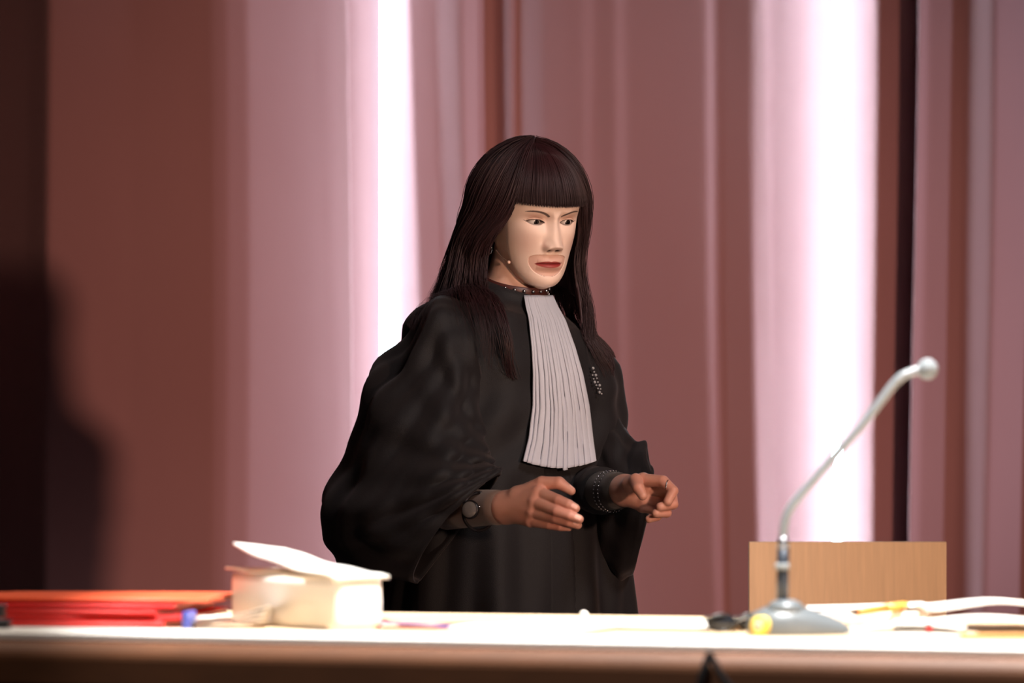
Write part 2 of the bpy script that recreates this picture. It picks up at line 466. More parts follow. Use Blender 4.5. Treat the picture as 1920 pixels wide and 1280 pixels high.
# thin violet folder with red border, manila folder with red border, loose sheets
c = D(742, 1180)
t = thing('folder', tuple(c), 'thin violet and red folder lying in front of the paper block', 'folder')
sheet('back_cover', (c[0], c[1] + .02), .155, .05, -.10, HT + .0006, m_red, t)
sheet('front_cover', (c[0] - .004, c[1] + .022), .140, .042, -.08, HT + .0030, m_purple, t, lambda p, q: .004 * np.sin(p * 3.1))
c = D(875, 1166)
t = thing('folder', tuple(c), 'flat salmon folder with a red back edge, in the middle of the desk', 'folder')
sheet('back_cover', (c[0], c[1]), .200, .16, .22, HT + .0006, m_red, t)
sheet('front_cover', (c[0] - .003, c[1] - .010), .190, .145, .22, HT + .0022, m_manila, t, lambda p, q: .0015 * np.sin(p * 3.1))
for k, (px, py, w, h, rz, lb) in enumerate([(1040, 1172, .21, .297, -.35, 'white sheet lying next to the salmon folder'), (1180, 1170, .297, .21, -.18, 'white sheet in the middle of three loose sheets'), (1268, 1176, .21, .15, -.30, 'white sheet with a curled corner left of the sunglasses')]):
    c = D(px, py)
    tag(sheet('paper_sheet', (c[0], c[1] + .0), w, h, rz, HT + .0008 + .0012 * k, m_paper if k != 1 else m_cream, None,
              lambda p, q, k=k: .001 + .0006 * np.sin(p * 5 + k) + (.012 if k == 2 else .003) * np.clip(p - .8, 0, 1) / .2 * p), lb, 'paper', 'loose sheets on the desk')
c = D(1095, 1158)
obj_ = obj('crumpled_tissue', *[(lambda V, F: (V + rng.normal(0, .0006, V.shape), F))(*sphere((c[0], c[1], HT + .0050), (.0060, .005, .0045), 14, 9))][0], m_paper)
tag(obj_, 'small crumpled white tissue near the back edge of the desk', 'tissue')

# black pouch cut by the left frame edge
c = np.array([-.655, 3.64 - D0])
v, f = rounded_prism(np.array([-.668, 3.50 - D0, 0]), np.array([1., 0, 0]), np.array([0, 1., 0]), .05, .03, HT + .001, HT + .032, .008)
t = thing('stapler', (-.645, 3.42 - D0, HT), 'small black object at the left frame edge before red folders', 'stapler')
obj('body', *rounded_prism(np.array([-.690, 3.400 - D0, 0]), np.array([1., 0, 0]), np.array([0, 1., 0]), .088, .03, HT + .001, HT + .016, .006), m_black, t)
obj('arm', *rounded_prism(np.array([-.690, 3.402 - D0, 0]), np.array([1., 0, 0]), np.array([0, 1., 0]), .082, .026, HT + .019, HT + .034, .006), m_black, t)
obj('hinge', *box((-.683, 3.415 - D0, HT + .017), (.012, .024, .02)), m_steel, t, smooth=False)

# sunglasses
m_lens = mat('smoked_lens', (30, 34, 42), .08, vary=.05)
c = D(1378, 1184)
t = thing('sunglasses', tuple(c), 'dark folded sunglasses lying left of the microphone base', 'glasses')
for s in (-1, 1):
    cc = c + np.array([s * .019 + .002, .012 * s, .0115])
    a = np.linspace(0, 2 * np.pi, 25)
    obj('rim', *sweep(np.stack([cc[0] + .017 * np.cos(a), cc[1] + .004 * np.cos(a), cc[2] + .0095 * np.sin(a)], -1), .0022, 8), m_black, t)
    obj('lens', *sphere(cc, (.0165, .0012, .009)), m_lens, t)
    obj('temple', *sweep(catmull([cc + [s * .017, .004, .006], cc + [s * .014, .030, .002], cc + [-s * .04, .036, -.006]], 12), .002, 8), m_black, t)
obj('bridge', *sweep(catmull([c + [-.004, -.002, .014], c + [.002, 0, .017], c + [.006, .002, .014]], 8), .0018, 8), m_black, t)

# yellow and white tape roll
m_yel = mat('yellow_tape', (236, 206, 84), .45, vary=.04)
c = D(1428, 1192)
t = thing('tape_roll', tuple(c), 'small yellow tape roll standing on edge by the microphone base', 'tape')


def roll(c, r0, r1, w, rz):
    prof = [(r0, -w / 2), (r1, -w / 2), (r1, w / 2), (r0, w / 2), (r0, -w / 2)]
    V, F = lathe(prof, (0, 0, 0), 28); V = V[:, [2, 0, 1]]
    c0, s0 = math.cos(rz), math.sin(rz); V = np.stack([V[:, 0] * c0 - V[:, 1] * s0, V[:, 0] * s0 + V[:, 1] * c0, V[:, 2]], -1)
    return V + np.array(c), F


obj('tape', *roll(c + [0, 0, .0122], .005, .0115, .014, .9), m_yel, t)
obj('core', *roll(c + [0, 0, .0122], .0035, .0052, .016, .9), m_paper, t)
c2 = D(1452, 1190)
t = thing('tape_roll', tuple(c2), 'small white tape roll between yellow roll and microphone base', 'tape')
obj('tape', *roll(c2 + [0, 0, .0117], .005, .011, .014, .7), m_paper, t)
obj('core', *roll(c2 + [0, 0, .0117], .0035, .0052, .016, .7), m_cream, t)

# ------------------------------------------------------------------ gooseneck microphone
m_mic = mat('mic_grey', (104, 110, 114), .4, .1, vary=.05)
m_goose = mat('mic_gooseneck', (140, 144, 148), .38, .35, vary=.03, bump=.3, bscale=900)
m_foam = mat('mic_foam', (132, 138, 142), .95, vary=.12, scale=300, bump=.6, bscale=700)
MY = 3.36 - D0
bpt = D(1497, 1190)
mic = thing('desk_microphone', (bpt[0], MY, HT), 'grey desk microphone with a long bent gooseneck and drop-shaped base', 'microphone')
# drop-shaped base
n = 40; th_ = np.linspace(0, 2 * np.pi, n, endpoint=False); prof = [(1.0, 0), (1.02, .008), (.98, .017), (.86, .026), (.62, .032), (.3, .035), (.001, .036)]
V = []
for a in th_:
    for (r_, z_) in prof:
        cx_ = math.cos(a); w_ = .036 * (1 - .35 * cx_) * (1 if cx_ < 0 else (1 - cx_ ** 3 * .35))
        lx = .068 if cx_ > 0 else .054
        V.append((bpt[0] - .006 + lx * cx_ * r_, MY + .02 + w_ * math.sin(a) * r_, HT + .0005 + z_ * (1 - .45 * max(0, cx_) * r_)))
obj('base', np.array(V), [tuple(q) for q in grid_faces(n, len(prof), True)], m_mic, mic)
tb = P(1468, 1150, MY)
obj('socket', *lathe([(0, 0), (.022, 0), (.022, .010), (.016, .016), (.008, .018), (0, .018)], (tb[0] + .004, MY + .01, HT + .024), 24), m_mic, mic)
lo = P(1468, 1145, MY); hi = P(1470, 1022, MY)
obj('lower_stem', *sweep([lo + [0, 0.01, -.01], (lo + hi) / 2 + [0, .01, 0], hi + [0, .01, 0]], .0072, 16), mat('mic_stem_dark', (52, 58, 68), .35, .4), mic)['label'] = 'dark blue-grey lower stem'
r1 = P(1468, 1062, MY) + [0, .01, 0]
obj('ring', *sweep([r1 - [0, 0, .004], r1 + [0, 0, .004]], .0084, 18), m_foam, mic)['label'] = 'white ring'
path = [P(1470, 1024, MY), P(1472, 985, MY), P(1482, 955, MY), P(1505, 925, MY), P(1560, 862, MY), P(1605, 812, MY), P(1645, 762, MY), P(1685, 712, MY), P(1712, 697, MY), P(1736, 691, MY)]
path = [p + [0, .01, 0] for p in path]
cp = catmull(path, 60); obj('gooseneck', *sweep(cp, np.linspace(.0052, .0058, 60), 14), m_goose, mic)
hd = P(1741, 691, MY) + [0, .01, 0]
obj('foam_windscreen', *sphere(hd, (.0125, .0115, .0125), 24, 16), m_foam, mic)
e0 = hi + [0, .01, 0]
obj('collar', *sweep([e0 - [0, 0, .004], e0 + [0, 0, .010]], [.0075, .006], 16), m_steel, mic)

# ------------------------------------------------------------------ papers on the right
c = D(1636, 1172)
t = thing('folded_papers', tuple(c), 'thick folded white papers directly behind the microphone base', 'papers')
v, f = rounded_prism(np.array([c[0] - .075, c[1] + .02, 0]), np.array([math.cos(-.05), math.sin(-.05), 0]), np.array([math.sin(.05), math.cos(.05), 0]), .150, .12, HT + .001, HT + .0165, .006, .02)
obj('lower_fold', v, f, m_paper, t)
sheet('top_sheet', (c[0] + .002, c[1] + .075), .152, .118, -.06, HT + .018, m_paper, t, lambda p, q: .004 * (p - .3) ** 2 + .004 * p)
c = D(1712, 1190)
t = thing('folded_papers', tuple(c), 'white papers with rolled edge in front of the orange marker', 'papers')
sheet('lower_sheet', (c[0], c[1] + .01), .155, .075, -.15, HT + .001, m_cream, t, lambda p, q: .006 * np.sin(p * 3.1) * (1 - q * .5))
sheet('top_sheet', (c[0] + .004, c[1] + .015), .120, .065, -.22, HT + .008, m_paper, t, lambda p, q: .005 * np.sin(p * 3.1))
m_or = mat('orange_plastic', (222, 140, 58), .4, vary=.06)
t = thing('marker_pen', tuple(D(1640, 1172)), 'orange marker pen lying on the papers beside the microphone base', 'pen')
pa = D(1604, 1176) + [0, 0, .019]; pb = D(1700, 1170) + [0, 0, .024]; dr = (pb - pa)
obj('barrel', *sweep([pa + dr * .02, pa + dr * .62], .0048, 14), m_or, t)
obj('cap', *sweep([pa + dr * .60, pa + dr * .95, pa + dr * 1.0], [.0054, .0054, .004], 14), mat('amber_cap', (236, 168, 74), .4), t)
obj('tip', *sweep([pa - dr * .08, pa + dr * .03], [.0015, .004], 12), m_black, t)
c = D(1742, 1196)
t = thing('push_pin', tuple(c), 'tiny red push pin on the papers at the right', 'pin')
obj('head', *lathe([(0, 0), (.0045, 0), (.0045, .0015), (.0025, .003), (.0025, .008), (.0045, .010), (0, .0105)], (c[0], c[1], HT + .0075), 16), mat('red_plastic', (214, 40, 40), .3), t)
obj('needle', *sweep([c + [0, 0, .0005], c + [0, 0, .009]], .0006, 6), m_steel, t)
for k, (px, py, w, h, rz, zz_, lb) in enumerate([(1715, 1193, .13, .13, .10, .0008, 'lowest white sheet at the right end with a tan edge'), (1850, 1183, .22, .15, -.12, .0045, 'open white booklet at the right frame edge'), (1870, 1176, .18, .11, -.02, .0215, 'white sheet with a raised middle, topmost at the right edge')]):
    c = D(px, py)
    tag(sheet('paper_sheet', (c[0], c[1] + .02), w, h, rz, HT + zz_, m_paper, None, lambda p, q, k=k: (.002 if k == 0 else .010) * np.sin(p * 3.1) ** 2 * (1 - .3 * q), t=.0010 if k == 0 else .005), lb, 'paper', 'papers at the right end of the desk')
t = thing('pencil', tuple(D(1860, 1192)), 'tan wooden pencil lying at the right frame edge', 'pencil')
pa = D(1800, 1197) + [0, 0, .0035]; pb = D(1935, 1197) + [0, 0, .0035]; dr = pb - pa
obj('barrel', *sweep([pa, pb], .0033, 6), mat('pencil_wood', (196, 142, 84), .5), t, smooth=False)
obj('tip', *sweep([pa - dr * .07, pa], [.0004, .0033], 6), m_cream, t)

# cable hanging over the desk's front edge
kv = lambda px, py, v_, z_: None
up = D(1327, 1226)
def on_edge(px, v, z):
    # point with desk depth coordinate v (0 = front edge) seen at pixel column px
    k = (px - 960) / FPX
    # O + ux*u + uy*v ; x = k*(y+D0)
    a = ux[0] - k * ux[1]; b_ = k * (O[1] + uy[1] * v + D0) - O[0] - uy[0] * v
    return dk(b_ / a, v, z)
cab = catmull([on_edge(1262, -.02, .02), on_edge(1286, -.012, .5), on_edge(1294, -.010, HT - .2), on_edge(1302, -.012, HT - .075), on_edge(1314, -.012, HT - .032), on_edge(1328, -.0042, HT - .008), on_edge(1334, -.0042, HT - .008),
               on_edge(1356, -.014, HT - .030), on_edge(1385, -.016, HT - .052), on_edge(1412, -.014, HT - .085), on_edge(1440, -.012, HT - .2), on_edge(1450, -.02, .3), on_edge(1440, -.02, .02)], 130)
tag(obj('cable', *sweep(cab, .0040, 10), mat('black_rubber', (14, 13, 14), .9, spec=.1)), 'black cable looped over the desk front edge below the microphone', 'cable')
#@@PERSON@@
# ------------------------------------------------------------------ implicit surfaces (smooth unions of round cones)
def sdf_mesh(prims, h, k=.008, pad=.02):
    """prims: (a, b, ra, rb) round cones. returns vertices, quads of the zero surface"""
    A = np.array([np.minimum(np.array(p[0]) - p[2], np.array(p[1]) - p[3]) for p in prims]).min(0) - pad
    B = np.array([np.maximum(np.array(p[0]) + p[2], np.array(p[1]) + p[3]) for p in prims]).max(0) + pad
    n = np.ceil((B - A) / h).astype(int) + 1
    G = [A[i] + h * np.arange(n[i]) for i in range(3)]
    Dm = np.full(n, 1.0)
    for q in prims:
        a, b, ra, rb = q[:4]; kk = q[4] if len(q) > 4 else k
        a = np.array(a, float); b = np.array(b, float); m = max(ra, rb) + 3 * kk + h * 2
        lo = np.clip(((np.minimum(a, b) - m - A) / h).astype(int), 0, n - 1); hi = np.clip(((np.maximum(a, b) + m - A) / h).astype(int) + 1, 1, n)
        X, Y, Z = np.meshgrid(*[G[i][lo[i]:hi[i]] for i in range(3)], indexing='ij')
        ab = b - a; L = ab.dot(ab) + 1e-12
        t = np.clip(((X - a[0]) * ab[0] + (Y - a[1]) * ab[1] + (Z - a[2]) * ab[2]) / L, 0, 1)
        d = np.sqrt((X - a[0] - t * ab[0]) ** 2 + (Y - a[1] - t * ab[1]) ** 2 + (Z - a[2] - t * ab[2]) ** 2) - (ra + (rb - ra) * t)
        S = Dm[lo[0]:hi[0], lo[1]:hi[1], lo[2]:hi[2]]
        hh = np.clip(.5 + .5 * (S - d) / kk, 0, 1)
        S[...] = S * (1 - hh) + d * hh - kk * hh * (1 - hh)
    return surf_net(Dm, A, h)


def surf_net(Dm, A, h):
    s = Dm < 0; n = np.array(Dm.shape)
    c = [s[i:n[0] - 1 + i, j:n[1] - 1 + j, k:n[2] - 1 + k] for i in (0, 1) for j in (0, 1) for k in (0, 1)]
    tot = sum(x.astype(int) for x in c); cell = (tot > 0) & (tot < 8)
    idx = np.full(cell.shape, -1); ci = np.argwhere(cell); idx[cell] = np.arange(len(ci))
    acc = np.zeros((len(ci), 3)); cnt = np.zeros(len(ci))
    cor = [(i, j, k) for i in (0, 1) for j in (0, 1) for k in (0, 1)]
    val = [Dm[ci[:, 0] + i, ci[:, 1] + j, ci[:, 2] + k] for i, j, k in cor]
    for p in range(8):
        for q in range(p + 1, 8):
            if sum(abs(x - y) for x, y in zip(cor[p], cor[q])) != 1: continue
            m = (val[p] < 0) != (val[q] < 0); t = val[p] / (val[p] - val[q] + 1e-20)
            pos = np.array(cor[p])[None] + t[:, None] * (np.array(cor[q]) - np.array(cor[p]))[None]
            acc[m] += pos[m]; cnt[m] += 1
    V = A + h * (ci + acc / cnt[:, None]); F = []
    for ax in range(3):
        b_, c_ = (ax + 1) % 3, (ax + 2) % 3
        sl0 = [slice(None)] * 3; sl1 = [slice(None)] * 3; sl0[ax] = slice(0, -1); sl1[ax] = slice(1, None)
        e = s[tuple(sl0)] != s[tuple(sl1)]; E_ = np.argwhere(e); inside = s[tuple(sl0)][e]
        ok = (E_[:, b_] > 0) & (E_[:, c_] > 0) & (E_[:, b_] < n[b_] - 1) & (E_[:, c_] < n[c_] - 1); E_ = E_[ok]; inside = inside[ok]
        def g(db, dc):
            q = E_.copy(); q[:, b_] -= db; q[:, c_] -= dc; return idx[q[:, 0], q[:, 1], q[:, 2]]
        Q = np.stack([g(1, 1), g(0, 1), g(0, 0), g(1, 0)], -1); Q[~inside] = Q[~inside][:, ::-1]; F.append(Q)
    return V, np.vstack(F)


# ------------------------------------------------------------------ the person
person = thing('person', (0, 0, 0), 'person with long dark hair in black robe and white jabot, hands held apart', 'person')

# ---- head frame
HS = .97; H0 = np.array([.0348, 0, HC + .4668])
yaw, pit = R(28.0), R(16.5)
cyw, syw, cpt, spt = math.cos(yaw), math.sin(yaw), math.cos(pit), math.sin(pit)


def head_w(p, pitch=True):
    """head coordinates (x to the person's left, y forward, z up) to world"""
    p = np.asarray(p, float) * HS; x, y, z = p[..., 0], p[..., 1], p[..., 2]
    x, z = x - .035 * z, z + .035 * x                     # slight tilt
    if pitch: y, z = y * cpt + z * spt, -y * spt + z * cpt
    return np.stack([x * cyw + y * syw, x * syw - y * cyw, z], -1) + H0


zt = np.array([-.120, -.1185, -.114, -.106, -.095, -.085, -.07, -.05, -.03, 0, .02, .04, .07, .095, .112, .1185, .12])
yf = np.array([.060, .070, .080, .0865, .0880, .0885, .0895, .090, .0895, .0890, .0915, .0915, .081, .058, .031, .012, .000])
wd = np.array([.004, .015, .0275, .0395, .0490, .0545, .0600, .0650, .0675, .0710, .0730, .0735, .0690, .054, .032, .012, .000])
yb = np.array([.050, .040, .028, .005, -.015, -.04, -.06, -.080, -.090, -.100, -.102, -.102, -.092, -.070, -.040, -.014, -.0])
ycn = np.array([.055, .050, .045, .035, .028, .02, .012, .005, .0, .0, .0, .0, .0, .0, .0, .0, .0])


def smooth_interp(z, xs, ys, w=.004):
    o = 0
    for d_, k_ in ((-1.5, .1), (-.75, .2), (0, .4), (.75, .2), (1.5, .1)): o = o + k_ * np.interp(z + d_ * w, xs, ys)
    return o


def ga(x, z, x0, z0, sx, sz): return np.exp(-((x - x0) / sx) ** 2 / 2 - ((z - z0) / sz) ** 2 / 2)


EX, EZ, EL = .0314, -.0036, .0155


def eye_uv(x, z):
    ax = np.abs(x); u = (ax - EX) / EL; return u, z - EZ - .0003 * u


def almond(x, z, grow=0):
    u, w = eye_uv(x, z); u2 = np.clip(1 - (u / (1 + grow * 55)) ** 2, 0, 1)
    up = (.0043 + grow) * u2 ** .75; lo = (.0039 + grow) * u2 ** .9
    return np.where(w > 0, up - w, lo + w) * np.where(np.abs(u) < 1 + grow * 55, 1, 0) - np.where(np.abs(u) < 1 + grow * 55, 0, .01)


def face_relief(x, z):
    ax = np.abs(x); d = 0 * x
    d += .0035 * ga(ax, z, .044, -.026, .016, .014)                       # cheekbones
    d -= .0030 * ga(ax, z, .046, -.066, .014, .016)                       # hollow cheeks
    d += .0045 * ga(x, z, 0, -.074, .022, .017)                           # muzzle
    d += .0060 * ga(x, z, 0, -.106, .016, .011)                           # chin
    d -= .0035 * ga(x, z, 0, -.091, .018, .0045)
    d += .0030 * ga(ax, z, .026, .0165, .014, .006)                       # brow
    d -= .0085 * ga(ax, z, .029, .000, .015, .0095)                       # sockets
    d -= .0050 * ga(ax, z, .0145, .000, .005, .010)
    # nose
    tz = np.clip((.006 - z) / .048, 0, 1.0); prof = .0035 + .0122 * tz ** 1.25
    below = np.clip((-.0385 - z) / .0150, 0, 1); fade = np.where(z > .006, np.exp(-((z - .006) / .009) ** 2), 1) * (1 - below ** 2 * (3 - 2 * below))
    sg = .0058 + .0042 * tz
    d += prof * np.exp(-(ax / sg) ** 2.4 / 2) * fade
    d += .0070 * ga(x, z, 0, -.0425, .0072, .0058)
    d += .0100 * ga(ax, z, .0138, -.0455, .0042, .0050)
    d -= .0025 * ga(ax, z, .0185, -.0400, .0035, .007)
    d -= .0075 * ga(ax, z, .0078, -.0515, .0030, .0022)
    
    # lips
    lw = np.clip(1 - (ax / .0255) ** 2, 0, 1) ** .6
    zc = -.0752 - .0018 * (ax / .025) ** 2
    d += .0042 * lw * np.exp(-((z - zc - .0044) / .0036) ** 2) + .0052 * lw * np.exp(-((z - zc + .0055) / .0046) ** 2)
    d -= .0026 * np.clip(1 - (ax / .027) ** 2, 0, 1) ** .5 * np.exp(-((z - zc) / .0013) ** 2)
    return d


def head_surface(th, z):
    w = smooth_interp(z, zt, wd); f_ = smooth_interp(z, zt, yf); b_ = smooth_interp(z, zt, yb); yc = smooth_interp(z, zt, ycn)
    c, s = np.cos(th), np.sin(th)
    x = w * s; fr = np.clip(c, 0, 1); bk = np.clip(-c, 0, 1)
    y = yc + (f_ - yc) * fr ** .72 - (yc - b_) * bk
    return x, y


# column angles dense over the face, row heights dense over the face
tf = np.arcsin(np.clip(np.linspace(-.985, .985, 230), -1, 1)); tb = np.linspace(tf[-1], 2 * np.pi + tf[0], 60)[1:-1]
TH = np.concatenate([tf, tb]); ZZ = np.concatenate([np.linspace(-.1198, -.112, 8)[:-1], np.linspace(-.112, .045, 210)[:-1], np.linspace(.045, .1199, 34)])
TT, ZG = np.meshgrid(TH, ZZ, indexing='ij')
hx, hy = head_surface(TT, ZG)
front = np.clip(np.cos(TT) * 4, 0, 1)
hy0 = hy.copy(); hy = hy + face_relief(hx, ZG) * front
# eyeballs: the lids close over them
ER = .0122
_x, _y = head_surface(np.arcsin(EX / .0708), np.array(EZ)); EYC = float(_y + face_relief(np.array(EX), np.array(EZ))) + .0022 - ER
u_, w_ = eye_uv(hx, ZG); dx_ = (np.abs(hx) - EX); rr = (ER + .0011) ** 2 - (dx_ * .92) ** 2 - (ZG - EZ) ** 2
lid = np.where(rr > 0, EYC + np.sqrt(np.clip(rr, 0, 1)), -1) - .10 * dx_ * np.sign(1)
bl = np.clip(rr / (ER ** 2) * 2.0, 0, 1); kk = .0016
hm = np.clip(.5 + .5 * (lid - hy) / kk, 0, 1); sm = hy * (1 - hm) + lid * hm + kk * hm * (1 - hm)
hy = np.where((front > .9) & (rr > 0), hy * (1 - bl) + sm * bl, hy)
al = almond(hx, ZG); inn = (al > 0) & (np.cos(TT) > .2)
hy_open = np.where(inn, hy - .0065 * np.clip(al / .0009, 0, 1), hy)
def chin_z(z): return z - .20 * np.clip(-.084 - z, 0, 1) - .13 * np.clip(z - .045, 0, 1)


HV = head_w(np.stack([hx, hy_open, chin_z(ZG)], -1).reshape(-1, 3)); nz_ = len(ZZ)
HF = np.vstack([grid_faces(len(TH), nz_, True)])


def mouth_hole(x, z):
    zc = -.0715; return 1 - (np.abs((x + .0030) / .0342)) ** 2.4 - np.abs((z - zc) / np.where(z > zc, .0125, .0240)) ** np.where(z > zc, 3.2, 2.1)


def paint_face(x, z, cosT, mask):
    skin = np.array(lin((236, 206, 190) if mask else (222, 182, 162)))
    c = np.tile(skin, (x.size, 1)); x = x.ravel(); z = z.ravel(); ax = np.abs(x); ct = cosT.ravel()

    def put(col, a):
        a = np.clip(a, 0, 1)[:, None]; nonlocal c; c = c * (1 - a) + np.array(lin(col)) * a
    put((205, 150, 136), .35 * ga(ax, z, .046, -.040, .014, .016))
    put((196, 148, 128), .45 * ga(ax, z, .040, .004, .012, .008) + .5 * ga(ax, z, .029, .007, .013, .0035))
    # brows
    axb = np.abs(x - .0015); tb_ = np.clip((axb - .0135) / .0395, 0, 1); bz = .0088 + .0082 * np.sin(np.pi * tb_ ** .85 * .76) / .98
    bt = np.interp(axb, [.011, .0135, .019, .032, .047, .054], [.0, .0020, .0021, .0015, .0010, .0])
    put((58, 36, 34), .92 * np.clip((bt - np.abs(z - bz) + .0002) / .0005 + .5, 0, 1) * (bt > .0001))
    # eyeliner: around the opening, thicker above, winged outside
    g1 = almond(x, z, .0016); g0 = almond(x, z, 0); u, w = eye_uv(x, z)
    put((40, 26, 28), np.clip(g1 / .0006 + .2, 0, 1) * np.where(w > 0, 1.0, .70) * (ct > .2))
    wing = np.abs(w - (.0005 + (u - 1) * .0045)) < .0008 * np.clip(1.5 - u, 0, 1) * 1.6
    put((60, 42, 40), .85 * (wing & (u > .9) & (u < 1.4)))
    put((150, 100, 88), .6 * np.exp(-((w - .0085 * np.sqrt(np.clip(1.15 - u * u, 0, 2))) / .0006) ** 2) * (np.abs(u) < 1.05))
    put((52, 20, 20), 1.5 * ga(ax, z, .0080, -.0512, .0030, .0018))           # nostrils: the shade inside them painted dark
    put((188, 134, 118), .5 * ga(ax, z, .0185, -.043, .0018, .006))
    # lips
    zc = -.0752 - .0018 * (ax / .025) ** 2
    ph = .0060 * np.clip(1 - (ax / .0262) ** 2, 0, 1) ** .7 - .0012 * np.exp(-(ax / .003) ** 2); pl = .0080 * np.clip(1 - (ax / .0258) ** 2, 0, 1) ** .75
    put((214, 170, 154), 0 * x if mask else .85 * (mouth_hole(x, z) > -.25))
    if not mask:
        ax = np.abs(x + .003); ph = .0062 * np.clip(1 - (ax / .0262) ** 2, 0, 1) ** .7 - .0012 * np.exp(-(ax / .003) ** 2); pl = .0074 * np.clip(1 - (ax / .0258) ** 2, 0, 1) ** .75
        lp = np.clip((np.where(z > zc, ph - (z - zc), pl - (zc - z))) / .0012, 0, 1)
        put((150, 52, 50), .75 * lp); put((146, 22, 26), .8 * lp * np.exp(-((z - zc + .001) / .006) ** 2))
        put((96, 18, 22), .8 * np.exp(-((z - zc) / .0008) ** 2) * (ax < .024))
    return c


head_col = paint_face(hx, ZG, np.cos(TT), False)

# ---- neck, trunk, arms, legs: one coarse smooth union
BY = R(33); fw = np.array([math.sin(BY), -math.cos(BY), 0]); rt = np.array([math.cos(BY), math.sin(BY), 0])   # forward, person's left
NB = np.array([-.006, .03, 1.390])
shR = NB - rt * .128 + np.array([0, 0, -.055]); shL = NB + rt * .135 + np.array([0, 0, -.095])
hipc = np.array([-.01, .02, .90])
elR = P(770, 925, -.10); wrR = P(925, 952, -.31); elL = P(1098, 905, -.02); wrL = P(1160, 921, -.20)
nk = head_w(np.array([0, -.015, -.07]))
body = [(nk, NB + [0, 0, .01], .052, .050), (NB, NB + [0, 0, -.05], .055, .10, .03), (shR, NB + [0, 0, -.05], .045, .06, .03), (shL, NB + [0, 0, -.06], .045, .06, .03),
        (NB + [0, 0, -.12], hipc + [0, 0, .15], .115, .105, .04), (hipc + [0, 0, .13], hipc - [0, 0, .02], .105, .130, .04),
        (shR, elR, .045, .036, .02), (shL, elL, .045, .036, .02), (elR, wrR, .030, .020), (elL, wrL, .026, .018)]
fR = hipc - rt * .085; fL = hipc + rt * .085
for hp, sgn in ((fR, -1), (fL, 1)):
    kn = hp + np.array([0, 0, -.42]) + fw * .03; an = np.array([kn[0], kn[1], .09]) - fw * .03
    body += [(hp, kn, .085, .055, .03), (kn, an, .052, .034, .02), (an, an + fw * .13 + [0, 0, -.052], .034, .024, .02)]
TV, TF = sdf_mesh(body, .009, .012)

# ---- hands (finger by finger)
def chain(pts, rs): return [(pts[i], pts[i + 1], rs[i], rs[i + 1]) for i in range(len(pts) - 1)]


def hand_mesh(groups, h=.0016, k=.0035):
    """each finger is evaluated on its own and joined softly only near the palm"""
    return sdf_mesh(groups, h, k, pad=.012)


yR = -.31
w0 = P(925, 952, yR); w1 = P(950, 951, yR - .03)
Ri = [P(1011, 925, yR - .085), P(1047, 938, yR - .118), P(1066, 946, yR - .128), P(1079, 952.5, yR - .132)]
Rm = [P(1004, 941, yR - .088), P(1044, 957.5, yR - .124), P(1068, 966, yR - .134), P(1086, 973, yR - .136)]
Rr = [P(1000, 959, yR - .084), P(1042, 971, yR - .118), P(1066, 978, yR - .128), P(1083, 984, yR - .128)]
Rp = [P(995, 975, yR - .076), P(1030, 983.5, yR - .104), P(1050, 987, yR - .112), P(1066, 988.5, yR - .112)]
Rt = [P(972, 930, yR - .052), P(1016, 905.5, yR - .078), P(1048, 905, yR - .090), P(1071, 920, yR - .092)]
hr = [(P(870, 953, yR + .06), w1, .031, .0245, .01), (w1, Ri[0], .0235, .0125, .008), (w1, Rm[0], .0240, .0135, .008), (w1, Rr[0], .0235, .0130, .008), (w1, Rp[0], .0225, .0115, .008),
      (Ri[0], Rm[0], .0118, .0122), (Rm[0], Rr[0], .0122, .0118), (Rr[0], Rp[0], .0118, .0105), (w1, Rt[0], .022, .015, .010), (Rt[0], Ri[0], .013, .010, .010), (Rt[0], Rt[1], .0150, .0112, .006)]
kf = .0012
for ch_, rs in ((Ri, (.0115, .0094, .0086, .0072)), (Rm, (.0120, .0094, .0086, .0072)), (Rr, (.0115, .0088, .0080, .0070)), (Rp, (.0105, .0076, .0070, .0062))):
    hr += [q + (kf,) for q in chain(ch_, rs)]
hr += [q + (.002,) for q in chain(Rt[1:], (.0112, .0100, .0070))]
RV, RF = hand_mesh(hr)

yL = -.20
v0 = P(1140, 921, yL + .06); v1 = P(1172, 919, yL - .015)
Li = [P(1206, 900, yL - .055), P(1243, 902, yL - .080), P(1262, 920, yL - .095), P(1252, 940, yL - .100)]
Lm = [P(1212, 918, yL - .045), P(1258, 922, yL - .060), P(1262, 945, yL - .085), P(1238, 950, yL - .098)]
Lr = [P(1210, 936, yL - .045), P(1250, 946, yL - .060), P(1250, 961, yL - .082), P(1230, 962, yL - .095)]
Lp = [P(1205, 948, yL - .040), P(1240, 960, yL - .055), P(1232, 968, yL - .070), P(1217, 973, yL - .078)]
Lt = [P(1182, 908, yL - .060), P(1192, 900, yL - .078), P(1197, 915, yL - .098), P(1205, 929, yL - .106)]
hl = [(v0, v1, .030, .0245, .01), (v1, Li[0], .0235, .0125, .008), (v1, Lm[0], .0235, .0135, .008), (v1, Lr[0], .0225, .0130, .008), (v1, Lp[0], .0220, .0115, .008),
      (Li[0], Lm[0], .012, .012), (Lm[0], Lr[0], .012, .012), (Lr[0], Lp[0], .012, .011), (v1, Lt[0], .020, .014, .010), (Lt[0], Lt[1], .014, .011, .006)]
for ch_, rs in ((Li, (.0115, .0098, .0088, .0076)), (Lm, (.0118, .0096, .0086, .0074)), (Lr, (.0112, .0090, .0082, .0072)), (Lp, (.0102, .0082, .0074, .0066))):
    hl += [q + (kf,) for q in chain(ch_, rs)]
hl += [q + (.002,) for q in chain(Lt[1:], (.0112, .0100, .0078))]
LV, LF = hand_mesh(hl)


